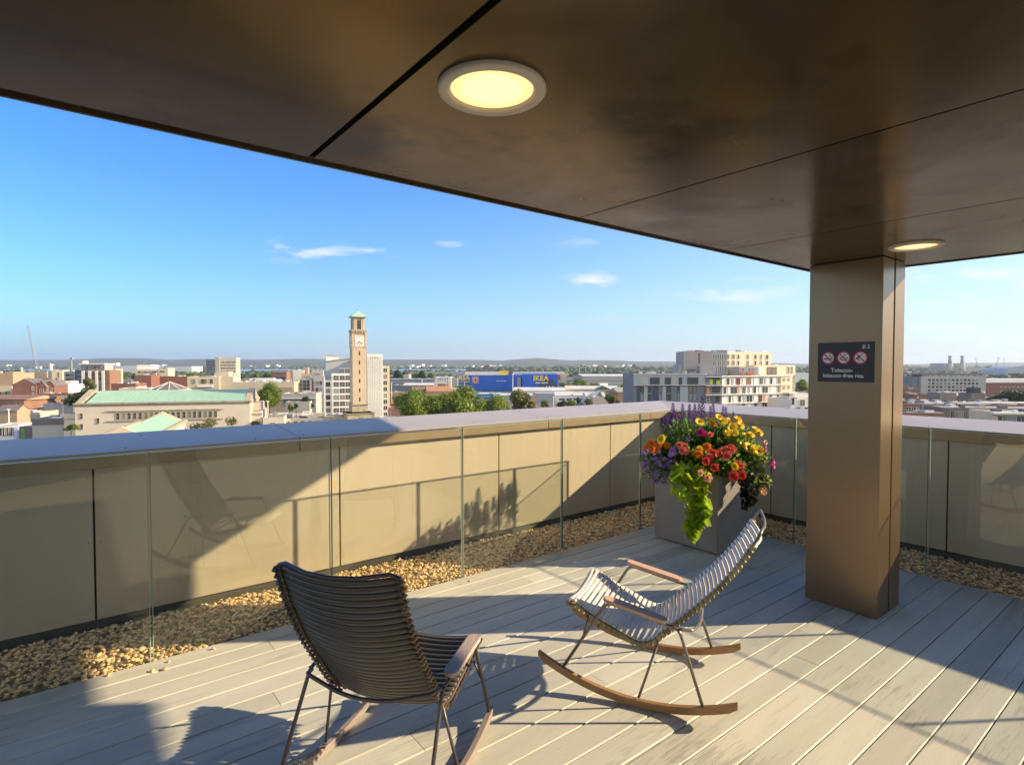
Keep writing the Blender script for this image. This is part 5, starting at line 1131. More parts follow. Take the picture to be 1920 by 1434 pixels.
# ---- masts, cranes, lamp posts
def crane():
    D = 880; p = cp(69, D); root = empty('luffing_crane', (p.x, p.y, GZ), math.atan2(Rh.y, Rh.x), 'tall luffing tower crane with raised jib at the left', 'crane')
    mm = mat('crane steel', (.30, .32, .38), .5); zc = cz(690, D) - GZ
    def lattice(a, b, w, n):
        m = MB(); a = Vector(a); b = Vector(b); t = (b - a).normalized(); u = Vector((0, 1, 0)); s = t.cross(u).normalized()
        for i in (-1, 1):
            for j in (-1, 1): m.tube([a + s * i * w / 2 + u * j * w / 2, b + s * i * w / 2 + u * j * w / 2], .22, 4)
        for k in range(n):
            c = a + (b - a) * (k / n); d = a + (b - a) * ((k + 1) / n); q = 1 if k % 2 else -1
            m.tube([c + s * q * w / 2, d - s * q * w / 2], .14, 4)
        return m
    lattice((0, 0, 0), (0, 0, zc), 2.2, 10).build('mast', mm, root); lattice((0, 0, zc), ((54.5 - 69) / FPX * D, 0, cz(609, D) - GZ), 1.9, 26).build('jib', mm, root)
    m = MB(); m.box(0, 7, -1.5, 1.5, zc - 1, zc + 2.5); m.build('counterweight', m_white, root); m = MB(); m.box(-1.2, 1.2, -2.6, -1.2, zc - .5, zc + 2); m.build('cab', m_white, root); m = MB(); m.tube([(1, 0, zc), (3.5, 0, cz(683, D) - GZ)], .3, 4); m.tube([(3.5, 0, cz(683, D) - GZ), (-10.5, 0, cz(615, D) - GZ)], .10, 4); m.build('back_stay', mm, root)
    for (px, top, foot, D, lean, lab, mt) in ((1086.5, 675, 707, 1300, 0, 'thin orange footed lattice mast right of the blue store', m_orange), (1098, 676, 706, 1500, 0, 'thin dark mast right of the orange footed mast', mm), (1831, 671.5, 705, 1500, -4, 'left leaning far dock crane at the right edge of the view', mm), (1869, 671, 705, 1500, 4.5, 'right leaning far dock crane at the right edge of the view', mm), (1882, 673, 695, 1900, 0, 'hair thin mast on the hill at the far right', mm), (135, 671, 700, 640, 0, 'thin mast with a short cross arm beside the navy block', mm)):
        p = cp(px, D); r = empty('far_mast', (p.x, p.y, GZ), math.atan2(Rh.y, Rh.x), lab, 'mast'); zt = cz(top, D) - GZ
        m = MB(); m.tube([(-lean / FPX * D, 0, 0), (-lean * .4 / FPX * D, 0, zt * .55), (lean * .6 / FPX * D, 0, zt)], [.9, .8, .5], 5); m.build('pole', mm if mt is mm else m_conc, r)
        m = MB(); m.box(lean * .6 / FPX * D - 1.6, lean * .6 / FPX * D + 1.6, -1, 1, zt - 1.6, zt + .4); m.build('head', mm, r)
        if mt is m_orange: m = MB(); m.box(-1.6, 1.6, -1.6, 1.6, 0, cz(697, D) - GZ); m.build('orange_foot', m_orange, r)
    for (px, top, D, lab) in ((961.5, 702, 300, 'tallest white lamp post, standing before the blue store'), (791.5, 713, 430, 'white lamp post between the dark shed and the brick warehouse'), (871, 716, 520, 'short white lamp post under the left blue store sign'), (501.5, 753, 225, 'lamp post with white globe in front of the round green tree'), (1038, 745, 340, 'grey lamp post before the small trees of the retail park'), (14.5, 768, 215, 'pale lamp post in front of the cream wall at the left edge'), (117, 762, 236, 'grey lamp post left of the long hall'), (734, 719, 330, 'short white post beside the white office block')):
        p = cp(px, D); r = empty('lamp_post', (p.x, p.y, GZ), 0, lab, 'lamp post', 'lamp posts in the streets'); zt = cz(top, D) - GZ
        m = MB(); m.tube([(0, 0, 0), (0, 0, zt)], [.22, .12], 6); m.build('post', m_white, r, smooth=True); m = MB(); m.box(-.5, .5, -.25, .25, zt, zt + .25); m.build('lamp_head', m_white, r)
crane()

# ---- trees
def trees():
    T = tree
    T(742, 806, 737, 190, 'big', 'big bright green tree, leftmost of the crowns above the parapet')
    T(790, 853, 744, 196, 'big', 'lower green tree tucked between the two tallest crowns')
    T(828, 908, 729.5, 200, 'big', 'tallest darker green round tree left of the teal shed')
    T(900, 962, 749, 215, 'big', 'low spreading green tree right of the tallest crown')
    T(950, 1002, 737, 235, 'olive', 'olive green tree behind the tall white lamp post')
    T(483, 527, 722, 232, 'big', 'rounded bright green tree in front of the blank cream wall')
    T(563, 590, 746, 240, 'dark', 'small dark round tree beside the grey office wing')
    T(132, 170, 728, 236, 'dark', 'dark tree at the left end of the copper roofed hall')
    T(158, 184, 712, 262, 'olive', 'pale olive tree poking above the left end of the copper roof')
    T(355, 378, 790, 176, 'sparse', 'thin yellow green treetop in front of the hall windows, leftmost of three')
    T(374, 406, 781, 176, 'sparse', 'taller thin yellow green treetop in front of the hall, middle of three')
    T(422, 446, 779, 178, 'sparse', 'wispy treetop near the right end of the long hall')
    T(118, 144, 796, 172, 'mid', 'yellow green shrub at the foot of the long hall', squash=.5)
    T(536, 550, 758, 228, 'olive', 'little rounded shrub left of the small dark tree'); T(549, 560, 757, 229, 'dark', 'little dark shrub beside the rounded olive shrub')
    for i, (a, b, py, D, k, lab) in enumerate(((1046, 1062, 750, 360, 'dark', 'dark upright tree right of the grey curved shed'), (1012, 1034, 752, 350, 'olive', 'low olive tree in front of the grey curved shed'), (1062, 1078, 749, 345, 'mid', 'upright green tree, first of the pair before the white gabled shed'), (1080, 1092, 746, 350, 'dark', 'slim dark upright tree before the white gabled shed'),
                              (1096, 1110, 747, 352, 'olive', 'rusty olive slim tree near the retail park end'), (1134, 1162, 741, 330, 'olive', 'rounded brown green tree left of the dark apartments'), (1046, 1076, 716, 620, 'mid', 'green tree just right of the blue store'), (1070, 1102, 711, 640, 'mid', 'wide green tree right of the store, in front of the terminal'),
                              (1104, 1124, 717, 620, 'mid', 'pale green tree before the long terminal roof'), (1156, 1186, 721, 480, 'mid', 'bright green tree left of the dark grey apartments'), (1176, 1192, 722, 400, 'dark', 'dark narrow tree at the corner of the dark apartments'), (1490, 1524, 714, 420, 'mid', 'bright green bushy tree right of the apartments'),
                              (1848, 1880, 741, 330, 'mid', 'yellow green hedge like tree right of the stair tower'), (1872, 1950, 735, 320, 'dark', 'wide dark green tree at the right edge'), (1697, 1716, 716, 620, 'dark', 'small dark tree just right of the column'))):
        T(a, b, py, D, k, lab)
    r = random.Random(9)
    for i in range(46):
        px = r.choice([r.uniform(205, 255), r.uniform(305, 390), r.uniform(440, 520), r.uniform(440, 520), r.uniform(740, 812), r.uniform(740, 812), r.uniform(120, 135), r.uniform(0, 60)])
        D = r.uniform(700, 1150); top = HY + (27.6 - r.uniform(9, 14)) / FPX * D; w = r.uniform(11, 17) / FPX * D / D * FPX / D * 1.0
        wpx = r.uniform(10, 16) * FPX / D
        T(px - wpx / 2, px + wpx / 2, top, D, r.choice(['dark', 'mid', 'dark']), 'small green tree in the distant tree belt before the water', 'trees of the distant belt')
trees()
def woods():
    bm = bmesh.new(); bmesh.ops.create_icosphere(bm, subdivisions=1, radius=1); bv = np.array([v.co[:] for v in bm.verts]); bf = np.array([[v.index for v in f.verts] for f in bm.faces]); bm.free()
    def blob(name, n, pf, label):
        r = np.random.default_rng(77 + n); P = np.array([pf(r) for _ in range(n)])
        V = bv[None] * (P[:, 3:4] * r.uniform(.8, 1.3, (n, 1)))[:, None, :] * np.array([1, 1, .75]) * (1 + .25 * r.standard_normal((n, len(bv), 1)))
        V = (V + P[:, None, :3]).reshape(-1, 3); F_ = (bf[None] + (np.arange(n) * len(bv))[:, None, None]).reshape(-1, 3)
        o = link(name, np_mesh(name, V, F_, mat('distant wood', (.04, .062, .022), .9, island=.4, var=(.06, .085, .03), vs=.05))); tag(o, label, 'wood', kind='stuff')
    def f1(r):
        D = r.uniform(1250, 2300); px = r.uniform(-700, 2700); p = cp(px, D)
        dens = math.sin(px * .013 + D * .004) + math.sin(px * .031 - D * .002)
        return (p.x, p.y, GZ + 4 + 2 * dens, r.uniform(6, 11))
    def f2(r):
        D = r.uniform(4950, 5400) if r.random() < .5 else r.uniform(3000, 3300) + 0; px = r.uniform(-700, 2700)
        if D < 4000 and px < 880: D = r.uniform(4900, 5500)
        p = cp(px, D); return (p.x, p.y, GZ + 6, r.uniform(10, 26))
    blob('shore_woods', 4200, f1, 'dark green woods massed between the town and the estuary'); blob('far_woods', 3600, f2, 'hazy blue green woods along the far shore below the hills')
woods()
def town():
    # the many small buildings of the middle distance and the far shore
    r = random.Random(21); walls = [('cream', m_cream), ('white', m_white), ('red brick', m_brick), ('brown brick', m_brown), ('grey', m_conc), ('tan', m_tan)]
    for i in range(95):
        px = r.uniform(-80, 1990)
        if 590 < px < 735 or 1190 < px < 1500 or 850 < px < 1060: continue
        D = r.uniform(380, 640) if i % 2 else r.uniform(640, 1150)
        hgt = r.uniform(5, 10); w = r.uniform(12, 34); dep = r.uniform(10, 22); nm, m = r.choice(walls); yaw = r.uniform(5, 25)
        p = cp(px, D); d, n = dirs(R_(yaw)); top = HY + (27.62 - hgt) / FPX * D; kind = r.random()
        root = empty('town_building', (p.x, p.y, GZ), math.atan2(d.y, d.x), ('low %s flat roofed building' if kind < .55 else 'low %s pitched roof building') % nm + (' among the nearer rooftops of the middle distance' if D < 640 else ' among the far rooftops before the water'), 'building', ('%s %s roofed buildings of the town' % (nm, 'flat' if kind < .55 else 'pitched')) + (' nearer' if D < 640 else ' farther'))
        b = MB(); b.box(0, w, 0, dep, 0, hgt); b.build('wall', m, root)
        b = MB()
        if kind < .55: b.box(-.2, w + .2, -.2, dep + .2, hgt + .01, hgt + .4); b.build('roof', r.choice([m_roofg, m_roofp, m_slate]), root)
        else: b.add([(-.3, -.4, hgt + .01), (w + .3, -.4, hgt + .01), (w + .3, dep / 2, hgt + dep * .22), (-.3, dep / 2, hgt + dep * .22), (w + .3, dep + .4, hgt + .01), (-.3, dep + .4, hgt + .01)], [(0, 1, 2, 3), (3, 2, 4, 5), (0, 3, 5), (1, 4, 2), (0, 5, 4, 1)]); b.build('roof', r.choice([m_slate, m_brown, m_roofg]), root)
        if D < 640:
            me = window_mesh(1.4, 1.5, m_frame, m_win, 1, 1)
            for x in lin(1, w - 1, max(2, int(w / 4))): link('window', me, root, (x, -.01, hgt - 2.4))
    b = MB(); b.box(-1, 1, -1, 1, 0, 1); me = b.mesh('far_house', m_white)
    for i in range(70):
        px = r.choice([r.uniform(0, 600), r.uniform(730, 960), r.uniform(1090, 1190)]); D = r.uniform(5050, 5600); p = cp(px, D)
        o = link('far_house', me, None, (p.x, p.y, GZ + (D - 5150) * .05), (0, 0, r.uniform(0, 1)), (r.uniform(8, 26), 8, r.uniform(12, 24))); tag(o, 'tiny white house on the far shore under the hills', 'house', 'white houses along the far shore')
town()
m_asph = mat('asphalt', (.06, .06, .062), .85, var=(.075, .073, .07), vs=.2)
def street():
    # street at the bottom left with parked vans, and the car park right of the retail sheds
    d, n = dirs(R_(14)); p = cp(-20, 212); ang = math.atan2(d.y, d.x)
    m = MB(); m.box(0, 60, 0, 14, 0, .05); o = m.build('street', m_asph); o.location = (p.x, p.y, GZ); o.rotation_euler = (0, 0, ang); tag(o, kind='structure')
    m = MB()
    for i in range(9): m.box(2 + i * 6.5, 5 + i * 6.5, 6.9, 7.1, .054, .058)
    o = m.build('road_markings', m_white); o.location = (p.x, p.y, GZ); o.rotation_euler = (0, 0, ang); tag(o, kind='structure')
    p = cp(1100, 300); m = MB(); m.box(0, 46, 0, 70, 0, .05); o = m.build('car_park', m_asph); o.location = (p.x, p.y, GZ); o.rotation_euler = (0, 0, ang); tag(o, kind='structure')
    b = MB(); b.prism([(-2.2, 0), (2.2, 0), (2.2, .75), (1.5, .85), (.9, 1.4), (-1.2, 1.4), (-1.9, .85), (-2.2, .8)], -.85, .85, 0, Matrix.Rotation(math.pi / 2, 4, 'X') @ Matrix.Translation((0, .3, 0)))
    cols = [('white', m_white), ('grey', m_conc), ('dark', m_slate), ('red', m_red), ('blue', m_teal), ('silver', m_lgrey)]; bodies = {k: b.mesh('body', m) for k, m in cols}
    g = MB(); g.prism([(-1.0, 1.16), (.75, 1.16), (.45, 1.5), (-.9, 1.5)], -.87, .87, 0, Matrix.Rotation(math.pi / 2, 4, 'X') @ Matrix.Translation((0, .12, 0))); glz = g.mesh('windows', m_win)
    w = MB(); w.tube([(0, -.1, 0), (0, .1, 0)], .32, 12); wh = w.mesh('wheel', m_under)
    r = random.Random(4); k = 0
    for row in range(5):
        for i in range(9):
            if r.random() < .25: continue
            c, _ = r.choice(cols); x = 2 + i * 4.8; y = 30 + row * 8
            q = p + d * x + n * y; rt = empty('parked_car', (q.x, q.y, GZ + .05), ang + math.pi / 2 * (r.random() < .5), '%s car parked in the car park left of the dark apartments' % c, 'car', '%s cars in the far car park' % c)
            link('body', bodies[c], rt); link('windows', glz, rt)
            for sx in (-1.35, 1.35):
                for sy in (-.8, .8): link('wheel', wh, rt, (sx, sy, .32))
street()

# ================================================================== PLANTER AND FLOWERS
m_planter = mat('slate grey planter', (.26, .25, .245), .5, var=(.285, .275, .27), vs=1.5, bump=.03, bs=30)
m_soil = mat('soil', (.03, .022, .015), .95)
def planter():
    root = empty('planter', (4.36, 2.73, 0), label='square slate grey planter standing in the terrace corner', cat='planter')
    m = MB(); s = .66; h = .69; t = .02
    m.add([(0, 0, .012), (s, 0, .012), (s, s, .012), (0, s, .012), (0, 0, h), (s, 0, h), (s, s, h), (0, s, h), (t, t, h), (s - t, t, h), (s - t, s - t, h), (t, s - t, h), (t, t, h - .1), (s - t, t, h - .1), (s - t, s - t, h - .1), (t, s - t, h - .1)],
          [(0, 3, 2, 1), (0, 1, 5, 4), (1, 2, 6, 5), (2, 3, 7, 6), (3, 0, 4, 7), (4, 5, 9, 8), (5, 6, 10, 9), (6, 7, 11, 10), (7, 4, 8, 11), (8, 9, 13, 12), (9, 10, 14, 13), (10, 11, 15, 14), (11, 8, 12, 15)])
    m.build('box', m_planter, root, bevel=.004)
    b = MB(); b.box(t + .001, s - t - .001, t + .001, s - t - .001, h - .12, h - .05); b.build('soil', m_soil, root)
    b = MB(); b.box(.03, s - .03, .03, s - .03, .0005, .0115); b.build('foot', m_under, root)
planter()
cfw = Fh * math.cos(PITCH) - Vector((0, 0, 1)) * math.sin(PITCH); cup = Fh * math.sin(PITCH) + Vector((0, 0, 1)) * math.cos(PITCH)
def at(px, py, dep): return Vector((0, 0, EYE)) + (cfw + Rh * ((px - 960) / FPX) + cup * ((717 - py) / FPX)) * dep
def leafm(n, c, **k): return mat(n, c, .5, island=.42, hue_island=.02, trans=.5, **k)
g_mid = leafm('plant green', (.14, .25, .045)); g_fresh = leafm('fresh green', (.25, .37, .06)); g_lime = leafm('lime leaf', (.40, .55, .03)); g_dark = leafm('dark vine leaf', (.035, .03, .022)); g_var = leafm('variegated leaf', (.26, .31, .10)); g_deep = leafm('deep green', (.035, .07, .02))
def petal(n, c, v=None): return mat(n, c, .55, island=.22, hue_island=.012, trans=.28)
p_yel = petal('yellow petal', (.95, .74, .03)); p_ora = petal('orange petal', (.90, .30, .02)); p_red = petal('red petal', (.80, .06, .06)); p_cor = petal('coral petal', (.85, .20, .16)); p_mag = petal('magenta petal', (.68, .02, .28)); p_pur = petal('violet petal', (.33, .18, .45)); p_sal = petal('salvia purple', (.19, .08, .33)); p_pea = petal('faded peach petal', (.78, .42, .22)); p_eye = mat('flower eye', (.16, .05, .01), .8)
def leaves(P, N_, size, asp, m, name, parent, r, heart=False, droop=0.):
    """pointed folded leaves: P positions, N_ directions in which each leaf points"""
    n = len(P); d = N_ / np.linalg.norm(N_, axis=1)[:, None]; d[:, 2] -= droop; d /= np.linalg.norm(d, axis=1)[:, None]
    s = np.cross(d, r.standard_normal((n, 3)) * .7 + np.array([0, 0, 1.])); s /= np.linalg.norm(s, axis=1)[:, None]; u = np.cross(s, d)
    L = size * r.uniform(.6, 1.25, (n, 1)); Wd = L * asp
    if heart: pts = [(0, 0, 0), (-.16, .42, .05), (.12, .55, .08), (.45, .36, .04), (1, 0, -.10), (.45, -.36, .04), (.12, -.55, .08), (-.16, -.42, .05)]
    else: pts = [(0, 0, 0), (.22, .40, .06), (.55, .42, .05), (1, 0, -.12), (.55, -.42, .05), (.22, -.40, .06)]
    V = np.stack([P + d * L * a + s * Wd * b * 1.2 + u * L * c for a, b, c in pts], 1); k = len(pts)
    h = k // 2
    idx = np.arange(n)[:, None] * k
    Q = []
    for i in range(1, k - 1): Q.append(np.concatenate([idx, idx + i, idx + i + 1], 1))
    F_ = np.concatenate(Q, 0)
    return link(name, np_mesh(name, V.reshape(-1, 3), F_, m), parent)
def bloom_mesh(kind):
    r = np.random.default_rng(hash(kind) % 1000 if False else sum(map(ord, kind)))
    cfg = {'yellow': (p_yel, 'pom'), 'orange': (p_ora, 'pom'), 'yelday': (p_yel, 'day'), 'red': (p_red, 'ruf'), 'coral': (p_cor, 'ruf'), 'magenta': (p_mag, 'ruf'), 'petunia': (p_mag, 'trumpet'), 'peach': (p_pea, 'trumpet'), 'violet': (p_pur, 'small'), 'yelbig': (p_yel, 'ruf')}[kind]
    m = MB()
    def pet(a, tilt, r0, r1, w, z):
        ca, sa = math.cos(a), math.sin(a); ct, st = math.cos(tilt), math.sin(tilt)
        def P(t, s, bend=0): rad = r0 + (r1 - r0) * t * ct; return (rad * ca - s * sa, rad * sa + s * ca, z + (r1 - r0) * t * st - bend)
        m.add([P(0, -w * .25), P(.55, -w * .6), P(.95, -w * .42, .03), P(1.04, 0, .08), P(.95, w * .42, .03), P(.55, w * .6), P(0, w * .25)], [(0, 1, 5, 6), (1, 2, 4, 5), (2, 3, 4)])
    k = cfg[1]
    if k == 'pom':
        for L, (n, t, r1) in enumerate(((13, .05, 1.), (12, .35, .92), (10, .7, .75), (8, 1.05, .58), (5, 1.35, .4))):
            for i in range(n): pet(2 * math.pi * (i + .5 * L) / n + r.normal(0, .08), t, .06, r1 * r.uniform(.9, 1.08), .42, .03 * L)
        m.add([(.34 * math.cos(a), .34 * math.sin(a), .22) for a in [math.pi * i / 5 for i in range(10)]] + [(0, 0, .52)], [(i, (i + 1) % 10, 10) for i in range(10)])
    elif k == 'day':
        for L, (n, t) in enumerate(((14, .12), (12, .35))):
            for i in range(n): pet(2 * math.pi * (i + .5 * L) / n, t, .15, 1.0 - .1 * L, .34, .02 * L)
        m.add([(.27 * math.cos(a), .27 * math.sin(a), .12) for a in [math.pi * i / 5 for i in range(10)]] + [(0, 0, .2)], [(i, (i + 1) % 10, 10) for i in range(10)], 1)
    elif k == 'ruf':
        for L, (n, t, r1) in enumerate(((7, .15, 1.), (6, .45, .85), (5, .85, .6), (4, 1.2, .4))):
            for i in range(n): pet(2 * math.pi * (i + .5 * L) / n + r.normal(0, .12), t + r.normal(0, .1), .03, r1 * r.uniform(.9, 1.1), .8, .05 * L)
    elif k == 'trumpet':
        n = 20; V = [(.10 * math.cos(2 * math.pi * i / n), .10 * math.sin(2 * math.pi * i / n), -.9) for i in range(n)] + [(.42 * math.cos(2 * math.pi * i / n), .42 * math.sin(2 * math.pi * i / n), -.1) for i in range(n)] + [((1 + .10 * math.cos(i * 1.57)) * math.cos(2 * math.pi * i / n), (1 + .10 * math.cos(i * 1.57)) * math.sin(2 * math.pi * i / n), .12 * math.sin(i * 1.9)) for i in range(n)]
        m.add(V, [(a * n + i, a * n + (i + 1) % n, (a + 1) * n + (i + 1) % n, (a + 1) * n + i) for a in (0, 1) for i in range(n)])
    else:
        for i in range(5): pet(2 * math.pi * i / 5, .25, .03, 1., .75, 0)
    return m.mesh('bloom', [cfg[0], p_eye])
BL = {}
SOIL = Vector((4.69, 3.06, .62))
def plant(name, label, clumps, lm, nleaf, lsize, asp, blooms, bname='bloom', heart=False, droop=0., seed=1, spread=1., fol='foliage'):
    r = np.random.default_rng(seed); c0 = at(clumps[0][0], clumps[0][1], clumps[0][2])
    root = empty(name, (c0.x, c0.y, .6), 0, label, 'flower' if blooms else 'plant'); bpy.context.view_layer.update()
    base = Vector((c0.x, c0.y, .6)); Pl = []; Nl = []
    tot = sum(c[3] ** 2 for c in clumps)
    for px, py, dep, rp in clumps:
        c = at(px, py, dep) - base; R3 = rp / FPX * dep; n = max(8, int(nleaf * rp * rp / tot))
        v = r.standard_normal((n, 3)); v /= np.linalg.norm(v, axis=1)[:, None]; q = np.array(c)[None] + v * R3 * (r.uniform(.15, 1, (n, 1)) ** .5) * np.array([1, 1, .85])
        Pl.append(q); Nl.append(v + np.array([0, 0, .5]) + .5 * r.standard_normal((n, 3)))
    leaves(np.concatenate(Pl), np.concatenate(Nl), lsize, asp, lm, fol, root, r, heart, droop)
    st = MB()
    for (px, py, dep, kind, sc) in blooms:
        if kind not in BL: BL[kind] = bloom_mesh(kind)
        p = at(px, py, dep) - base; o = link(bname, BL[kind], root)
        out = (at(px, py, dep) - Vector((4.69, 3.06, .75))).normalized(); n = (out * .75 + Vector((-.4, -.5, .45)) + Vector(r.normal(0, .28, 3))).normalized()
        if kind == 'petunia': n = (Rh * .8 - Fh * .5 + Vector((0, 0, .1))).normalized()
        o.rotation_mode = 'QUATERNION'; o.rotation_quaternion = n.to_track_quat('Z', 'Y'); o.location = p; o.scale = (sc * (1.2 if kind in ('yellow', 'yelday', 'orange') else 1.0),) * 3
        c = at(*min(clumps, key=lambda q: (q[0] - px) ** 2 + (q[1] - py) ** 2)[:3]) - base
        mid = (p * .6 + c * .4) + Vector((0, 0, -.01)); st.tube([c, mid, p - n * sc * .3], .0016, 4)
    if blooms: st.build('stems', g_fresh, root)
    return root
# salvia with upright spikes
def salvia():
    root = empty('salvia', (4.75, 3.2, .6), 0, 'purple salvia with upright flower spikes at the back of the planter', 'flower'); base = Vector((4.75, 3.2, .6)); r = random.Random(8)
    sp = MB()
    sp.tube([(0, 0, 0), (0, 0, 1)], .012, 4, 1)
    rr = np.random.default_rng(3)
    for i in range(40):
        t = .38 + .62 * (i / 40) ** .9; a = i * 2.4; rad = .085 * (1.15 - t) + .018
        x, y = rad * math.cos(a), rad * math.sin(a); s = .045 * (1.2 - .55 * t)
        sp.add([(x * .4, y * .4, t - s * .4), (x - s * math.sin(a), y + s * math.cos(a), t + s * .2), (x * 1.6, y * 1.6, t + s * .5), (x + s * math.sin(a), y - s * math.cos(a), t + s * .2), (x, y, t + s * 1.1)], [(0, 1, 2), (0, 2, 3), (1, 4, 2), (2, 4, 3), (0, 3, 4), (0, 4, 1)])
    me = sp.mesh('flower_spike', [p_sal, p_pur])
    tops = [(1262, 755, 812), (1280, 757, 815), (1293, 758, 815), (1303, 757, 815), (1311, 757, 812), (1317, 741, 815), (1332, 761, 812), (1337, 757, 815), (1356, 762, 815), (1361, 763, 812), (1375, 772, 815)]
    for k in range(34): x = r.uniform(1241, 1345) if k < 24 else r.uniform(1238, 1275); tops.append((x, r.uniform(770, 792) + max(0, 1262 - x) * .5, r.uniform(815, 835)))
    for px, t, b in tops:
        d = r.uniform(5.25, 5.7); P0 = at(px + r.uniform(-3, 3), b, d); P1 = at(px, t, d); v = P1 - P0; o = link('flower_spike', me, root, P0 - base)
        o.rotation_mode = 'QUATERNION'; o.rotation_quaternion = v.to_track_quat('Z', 'Y'); s = v.length; o.scale = (min(.30, s) * 1.0, min(.30, s), s)
    rr = np.random.default_rng(4); n = 420; q = np.array([at(r.uniform(1238, 1360), r.uniform(800, 840), r.uniform(5.2, 5.7)) - base for _ in range(n)])
    leaves(q, rr.standard_normal((n, 3)) + np.array([0, 0, .8]), .05, .35, g_mid, 'foliage', root, rr)
salvia()
plant('bushy_greenery', 'mounded narrow leaved greenery filling the middle of the planter', [(1280, 815, 5.15, 32), (1325, 835, 5.2, 42), (1370, 835, 5.2, 38), (1300, 860, 5.0, 30), (1350, 870, 4.95, 30), (1255, 850, 5.1, 26), (1400, 860, 5.1, 28), (1225, 868, 5.1, 18)], g_mid, 4600, .045, .30, [], seed=2)
plant('dark_undergrowth', 'dark leaves in the hollow under the flowers', [(1320, 858, 5.15, 45), (1270, 872, 5.1, 30), (1380, 872, 5.1, 36)], g_deep, 1100, .05, .6, [], seed=3)
plant('yellow_marigold', 'yellow marigolds massed at the top right of the planter', [(1355, 812, 5.2, 26), (1380, 815, 5.2, 26), (1320, 808, 5.2, 22)], g_fresh, 900, .04, .25,
      [(1311, 791, 5.1, 'yelday', .036), (1335, 789, 5.15, 'yellow', .030), (1348, 782, 5.15, 'yelday', .034), (1356, 789, 5.1, 'yellow', .036), (1367, 790, 5.15, 'yellow', .034), (1383, 787, 5.15, 'yellow', .036), (1388, 798, 5.1, 'yellow', .034), (1374, 799, 5.05, 'yellow', .036), (1364, 812, 5.0, 'yellow', .034), (1377, 811, 5.0, 'yellow', .032), (1371, 804, 5.02, 'yelday', .034), (1338, 795, 5.12, 'orange', .022)], seed=4)
plant('yellow_marigold', 'yellow flowers on thin stems leaning out to the right of the planter', [(1395, 842, 5.0, 24), (1415, 850, 5.0, 20)], g_fresh, 700, .042, .25,
      [(1398, 817, 5.0, 'yellow', .030), (1408, 815, 5.0, 'yellow', .030), (1416, 806, 5.05, 'yellow', .032), (1424, 811, 5.05, 'yellow', .032), (1393, 832, 4.95, 'yelday', .034), (1403, 839, 4.9, 'yelday', .040), (1413, 842, 4.9, 'yellow', .038), (1423, 845, 4.9, 'yelday', .038), (1436, 829, 5.0, 'peach', .024)], seed=5)
plant('orange_marigold', 'orange and rust marigolds on the left side of the planter', [(1232, 848, 5.1, 22), (1250, 838, 5.1, 18), (1215, 855, 5.1, 14)], g_mid, 500, .04, .28,
      [(1222, 830, 5.05, 'orange', .032), (1213, 838, 5.0, 'orange', .028), (1230, 840, 5.0, 'orange', .034), (1207, 843, 5.05, 'peach', .022), (1235, 834, 5.0, 'orange', .028), (1251, 835, 5.0, 'orange', .026), (1223, 843, 4.98, 'orange', .028), (1241, 824, 5.0, 'yelbig', .048)], seed=6)
plant('orange_poppy', 'small group of clear orange blooms in the middle of the planter', [(1312, 856, 4.95, 16)], g_fresh, 160, .035, .3, [(1302, 848, 4.88, 'yelbig', .030), (1310, 850, 4.86, 'orange', .036), (1312, 842, 4.88, 'yelbig', .030), (1326, 838, 4.9, 'orange', .034)], seed=7)
plant('coral_begonia', 'coral pink begonia blooms left of centre in the planter', [(1281, 846, 4.95, 14)], g_mid, 160, .04, .5, [(1275, 834, 4.9, 'coral', .034), (1284, 836, 4.9, 'coral', .028), (1280, 845, 4.86, 'coral', .036), (1287, 847, 4.88, 'coral', .026)], seed=8)
plant('red_begonia', 'cluster of red and coral begonias at the front centre of the planter', [(1340, 866, 4.9, 24), (1365, 858, 4.9, 20)], g_fresh, 520, .042, .4,
      [(1337, 851, 4.82, 'red', .044), (1330, 855, 4.8, 'coral', .032), (1357, 846, 4.85, 'coral', .042), (1366, 842, 4.85, 'red', .038), (1374, 844, 4.85, 'coral', .034), (1363, 855, 4.8, 'coral', .038), (1324, 864, 4.74, 'red', .034), (1340, 876, 4.7, 'red', .034), (1350, 850, 4.82, 'red', .028), (1371, 838, 4.88, 'coral', .028)], seed=9)
plant('red_begonia', 'red begonias hanging over the front right rim of the planter', [(1385, 880, 4.85, 16)], g_mid, 200, .04, .45, [(1383, 870, 4.78, 'coral', .036), (1391, 873, 4.78, 'coral', .030), (1376, 892, 4.72, 'red', .042), (1392, 891, 4.75, 'red', .034), (1378, 874, 4.76, 'yelbig', .032), (1390, 880, 4.76, 'red', .024)], seed=10)
plant('pink_zinnia', 'magenta and pale pink blooms near the top of the planter', [(1320, 822, 5.05, 12)], g_mid, 100, .035, .3, [(1314, 810, 5.0, 'magenta', .038), (1321, 813, 5.0, 'magenta', .026), (1332, 815, 5.0, 'coral', .028)], seed=11)
plant('magenta_petunia', 'two magenta petunias reaching past the right side of the planter', [(1428, 862, 4.95, 12)], g_var, 80, .04, .4, [(1436, 841, 4.95, 'petunia', .032), (1452, 870, 4.9, 'petunia', .042)], seed=12)
lob = random.Random(5); LB = []
for k in range(78):
    u = lob.random(); px = lob.gauss(1238, 17) - 8 * u; py = lob.gauss(872, 16); LB.append((max(1202, min(1268, px)), max(845, min(905, py)), lob.uniform(4.86, 5.0), 'violet', lob.uniform(.012, .018)))
LB += [(1262, 843, 4.9, 'violet', .03), (1258, 852, 4.88, 'violet', .028), (1264, 850, 4.88, 'violet', .026), (1290, 823, 4.98, 'violet', .026)]
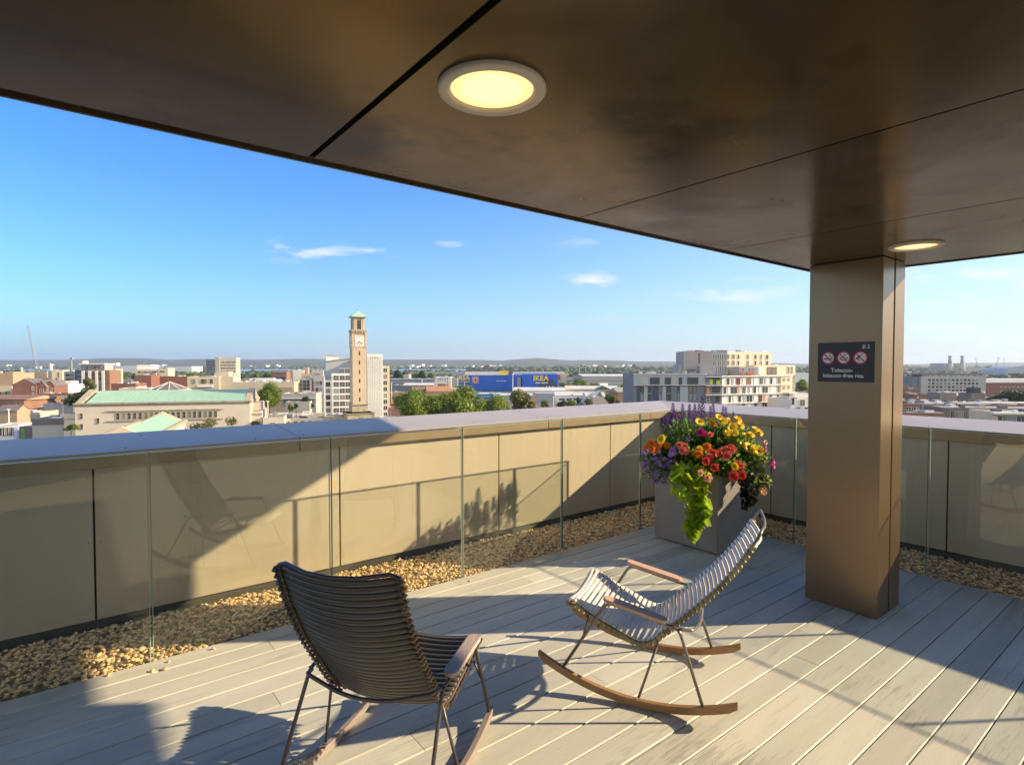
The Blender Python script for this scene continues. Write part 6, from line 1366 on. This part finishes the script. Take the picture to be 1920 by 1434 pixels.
plant('lobelia', 'trailing violet lobelia spilling over the left rim of the planter', [(1228, 880, 4.97, 26), (1250, 872, 4.95, 20), (1238, 893, 4.95, 16)], g_mid, 420, .03, .35, LB, seed=13, droop=.3)
def vine(name, label, path, lm, n, size, seed, wide):
    r = np.random.default_rng(seed); c0 = at(*path[0][:3]); base = Vector((c0.x, c0.y, .6)); root = empty(name, base, 0, label, 'plant')
    P = []; 
    for k in range(n):
        t = r.random() * (len(path) - 1); i = int(t); f = t - i; a = path[i]; b = path[i + 1]; q = [a[j] + (b[j] - a[j]) * f for j in range(4)]
        P.append(np.array(at(q[0] + r.uniform(-1, 1) * q[3], q[1] + r.uniform(-4, 4), q[2] + r.uniform(-.02, .04)) - base))
    P = np.array(P); fw = -np.array(Fh); N_ = fw[None] * .5 + np.array([0, 0, -.65])[None] + .45 * r.standard_normal((n, 3)) + np.array(Rh)[None] * r.uniform(-.7, .7, (n, 1))
    leaves(P, N_, size, .95, lm, 'leaves', root, r, heart=True)
    for s in range(4):
        m = MB(); m.tube([at(a[0] + (s - 1.5) * a[3] * .5, a[1], a[2] + .03) - base for a in path], .0022, 5); m.build('stem', g_mid, root)
    return root
vine('sweet_potato_vine', 'lime green heart leaved vine cascading down the front of the planter', [(1295, 868, 4.84, 26), (1292, 890, 4.78, 32), (1290, 912, 4.76, 32), (1302, 935, 4.74, 27), (1309, 955, 4.73, 17), (1306, 975, 4.73, 15), (1298, 985, 4.73, 10), (1297, 1003, 4.73, 3)], g_lime, 250, .074, 14, 30)
vine('dark_vine', 'dark bronze leaved vine hanging down the right face of the planter', [(1396, 890, 4.86, 16), (1402, 912, 4.84, 16), (1402, 930, 4.82, 15), (1398, 945, 4.82, 8)], g_dark, 70, .055, 15, 14)
vine('variegated_ivy', 'pale edged variegated leaves trailing at the right rim of the planter', [(1398, 862, 4.95, 20), (1412, 880, 4.92, 22), (1420, 897, 4.9, 20), (1432, 908, 4.9, 10)], g_var, 100, .060, 16, 16)
plant('faded_petunia', 'three faded peach petals drooping over the planter rim', [(1320, 882, 4.8, 8)], g_fresh, 20, .03, .3, [(1314, 886, 4.72, 'peach', .028), (1328, 896, 4.70, 'peach', .036), (1433, 921, 4.85, 'peach', .034)], seed=17)

# ------------------------------------------------------------------ the air over the town
def haze():
    b = MB(); b.box(-12500, 12500, -12500, 12500, GZ - 3, 170); M = bpy.data.materials.new('haze'); M.use_nodes = True; nt = M.node_tree
    nt.nodes.remove(nt.nodes['Principled BSDF']); v = nt.nodes.new('ShaderNodeVolumePrincipled'); v.inputs['Color'].default_value = (.66, .80, 1.0, 1); v.inputs['Density'].default_value = HAZE; v.inputs['Anisotropy'].default_value = .25
    nt.links.new(v.outputs[0], nt.nodes['Material Output'].inputs['Volume']); o = b.build('haze', M); tag(o, 'thin pale haze in the air over the town and estuary', 'haze', kind='stuff')
haze()
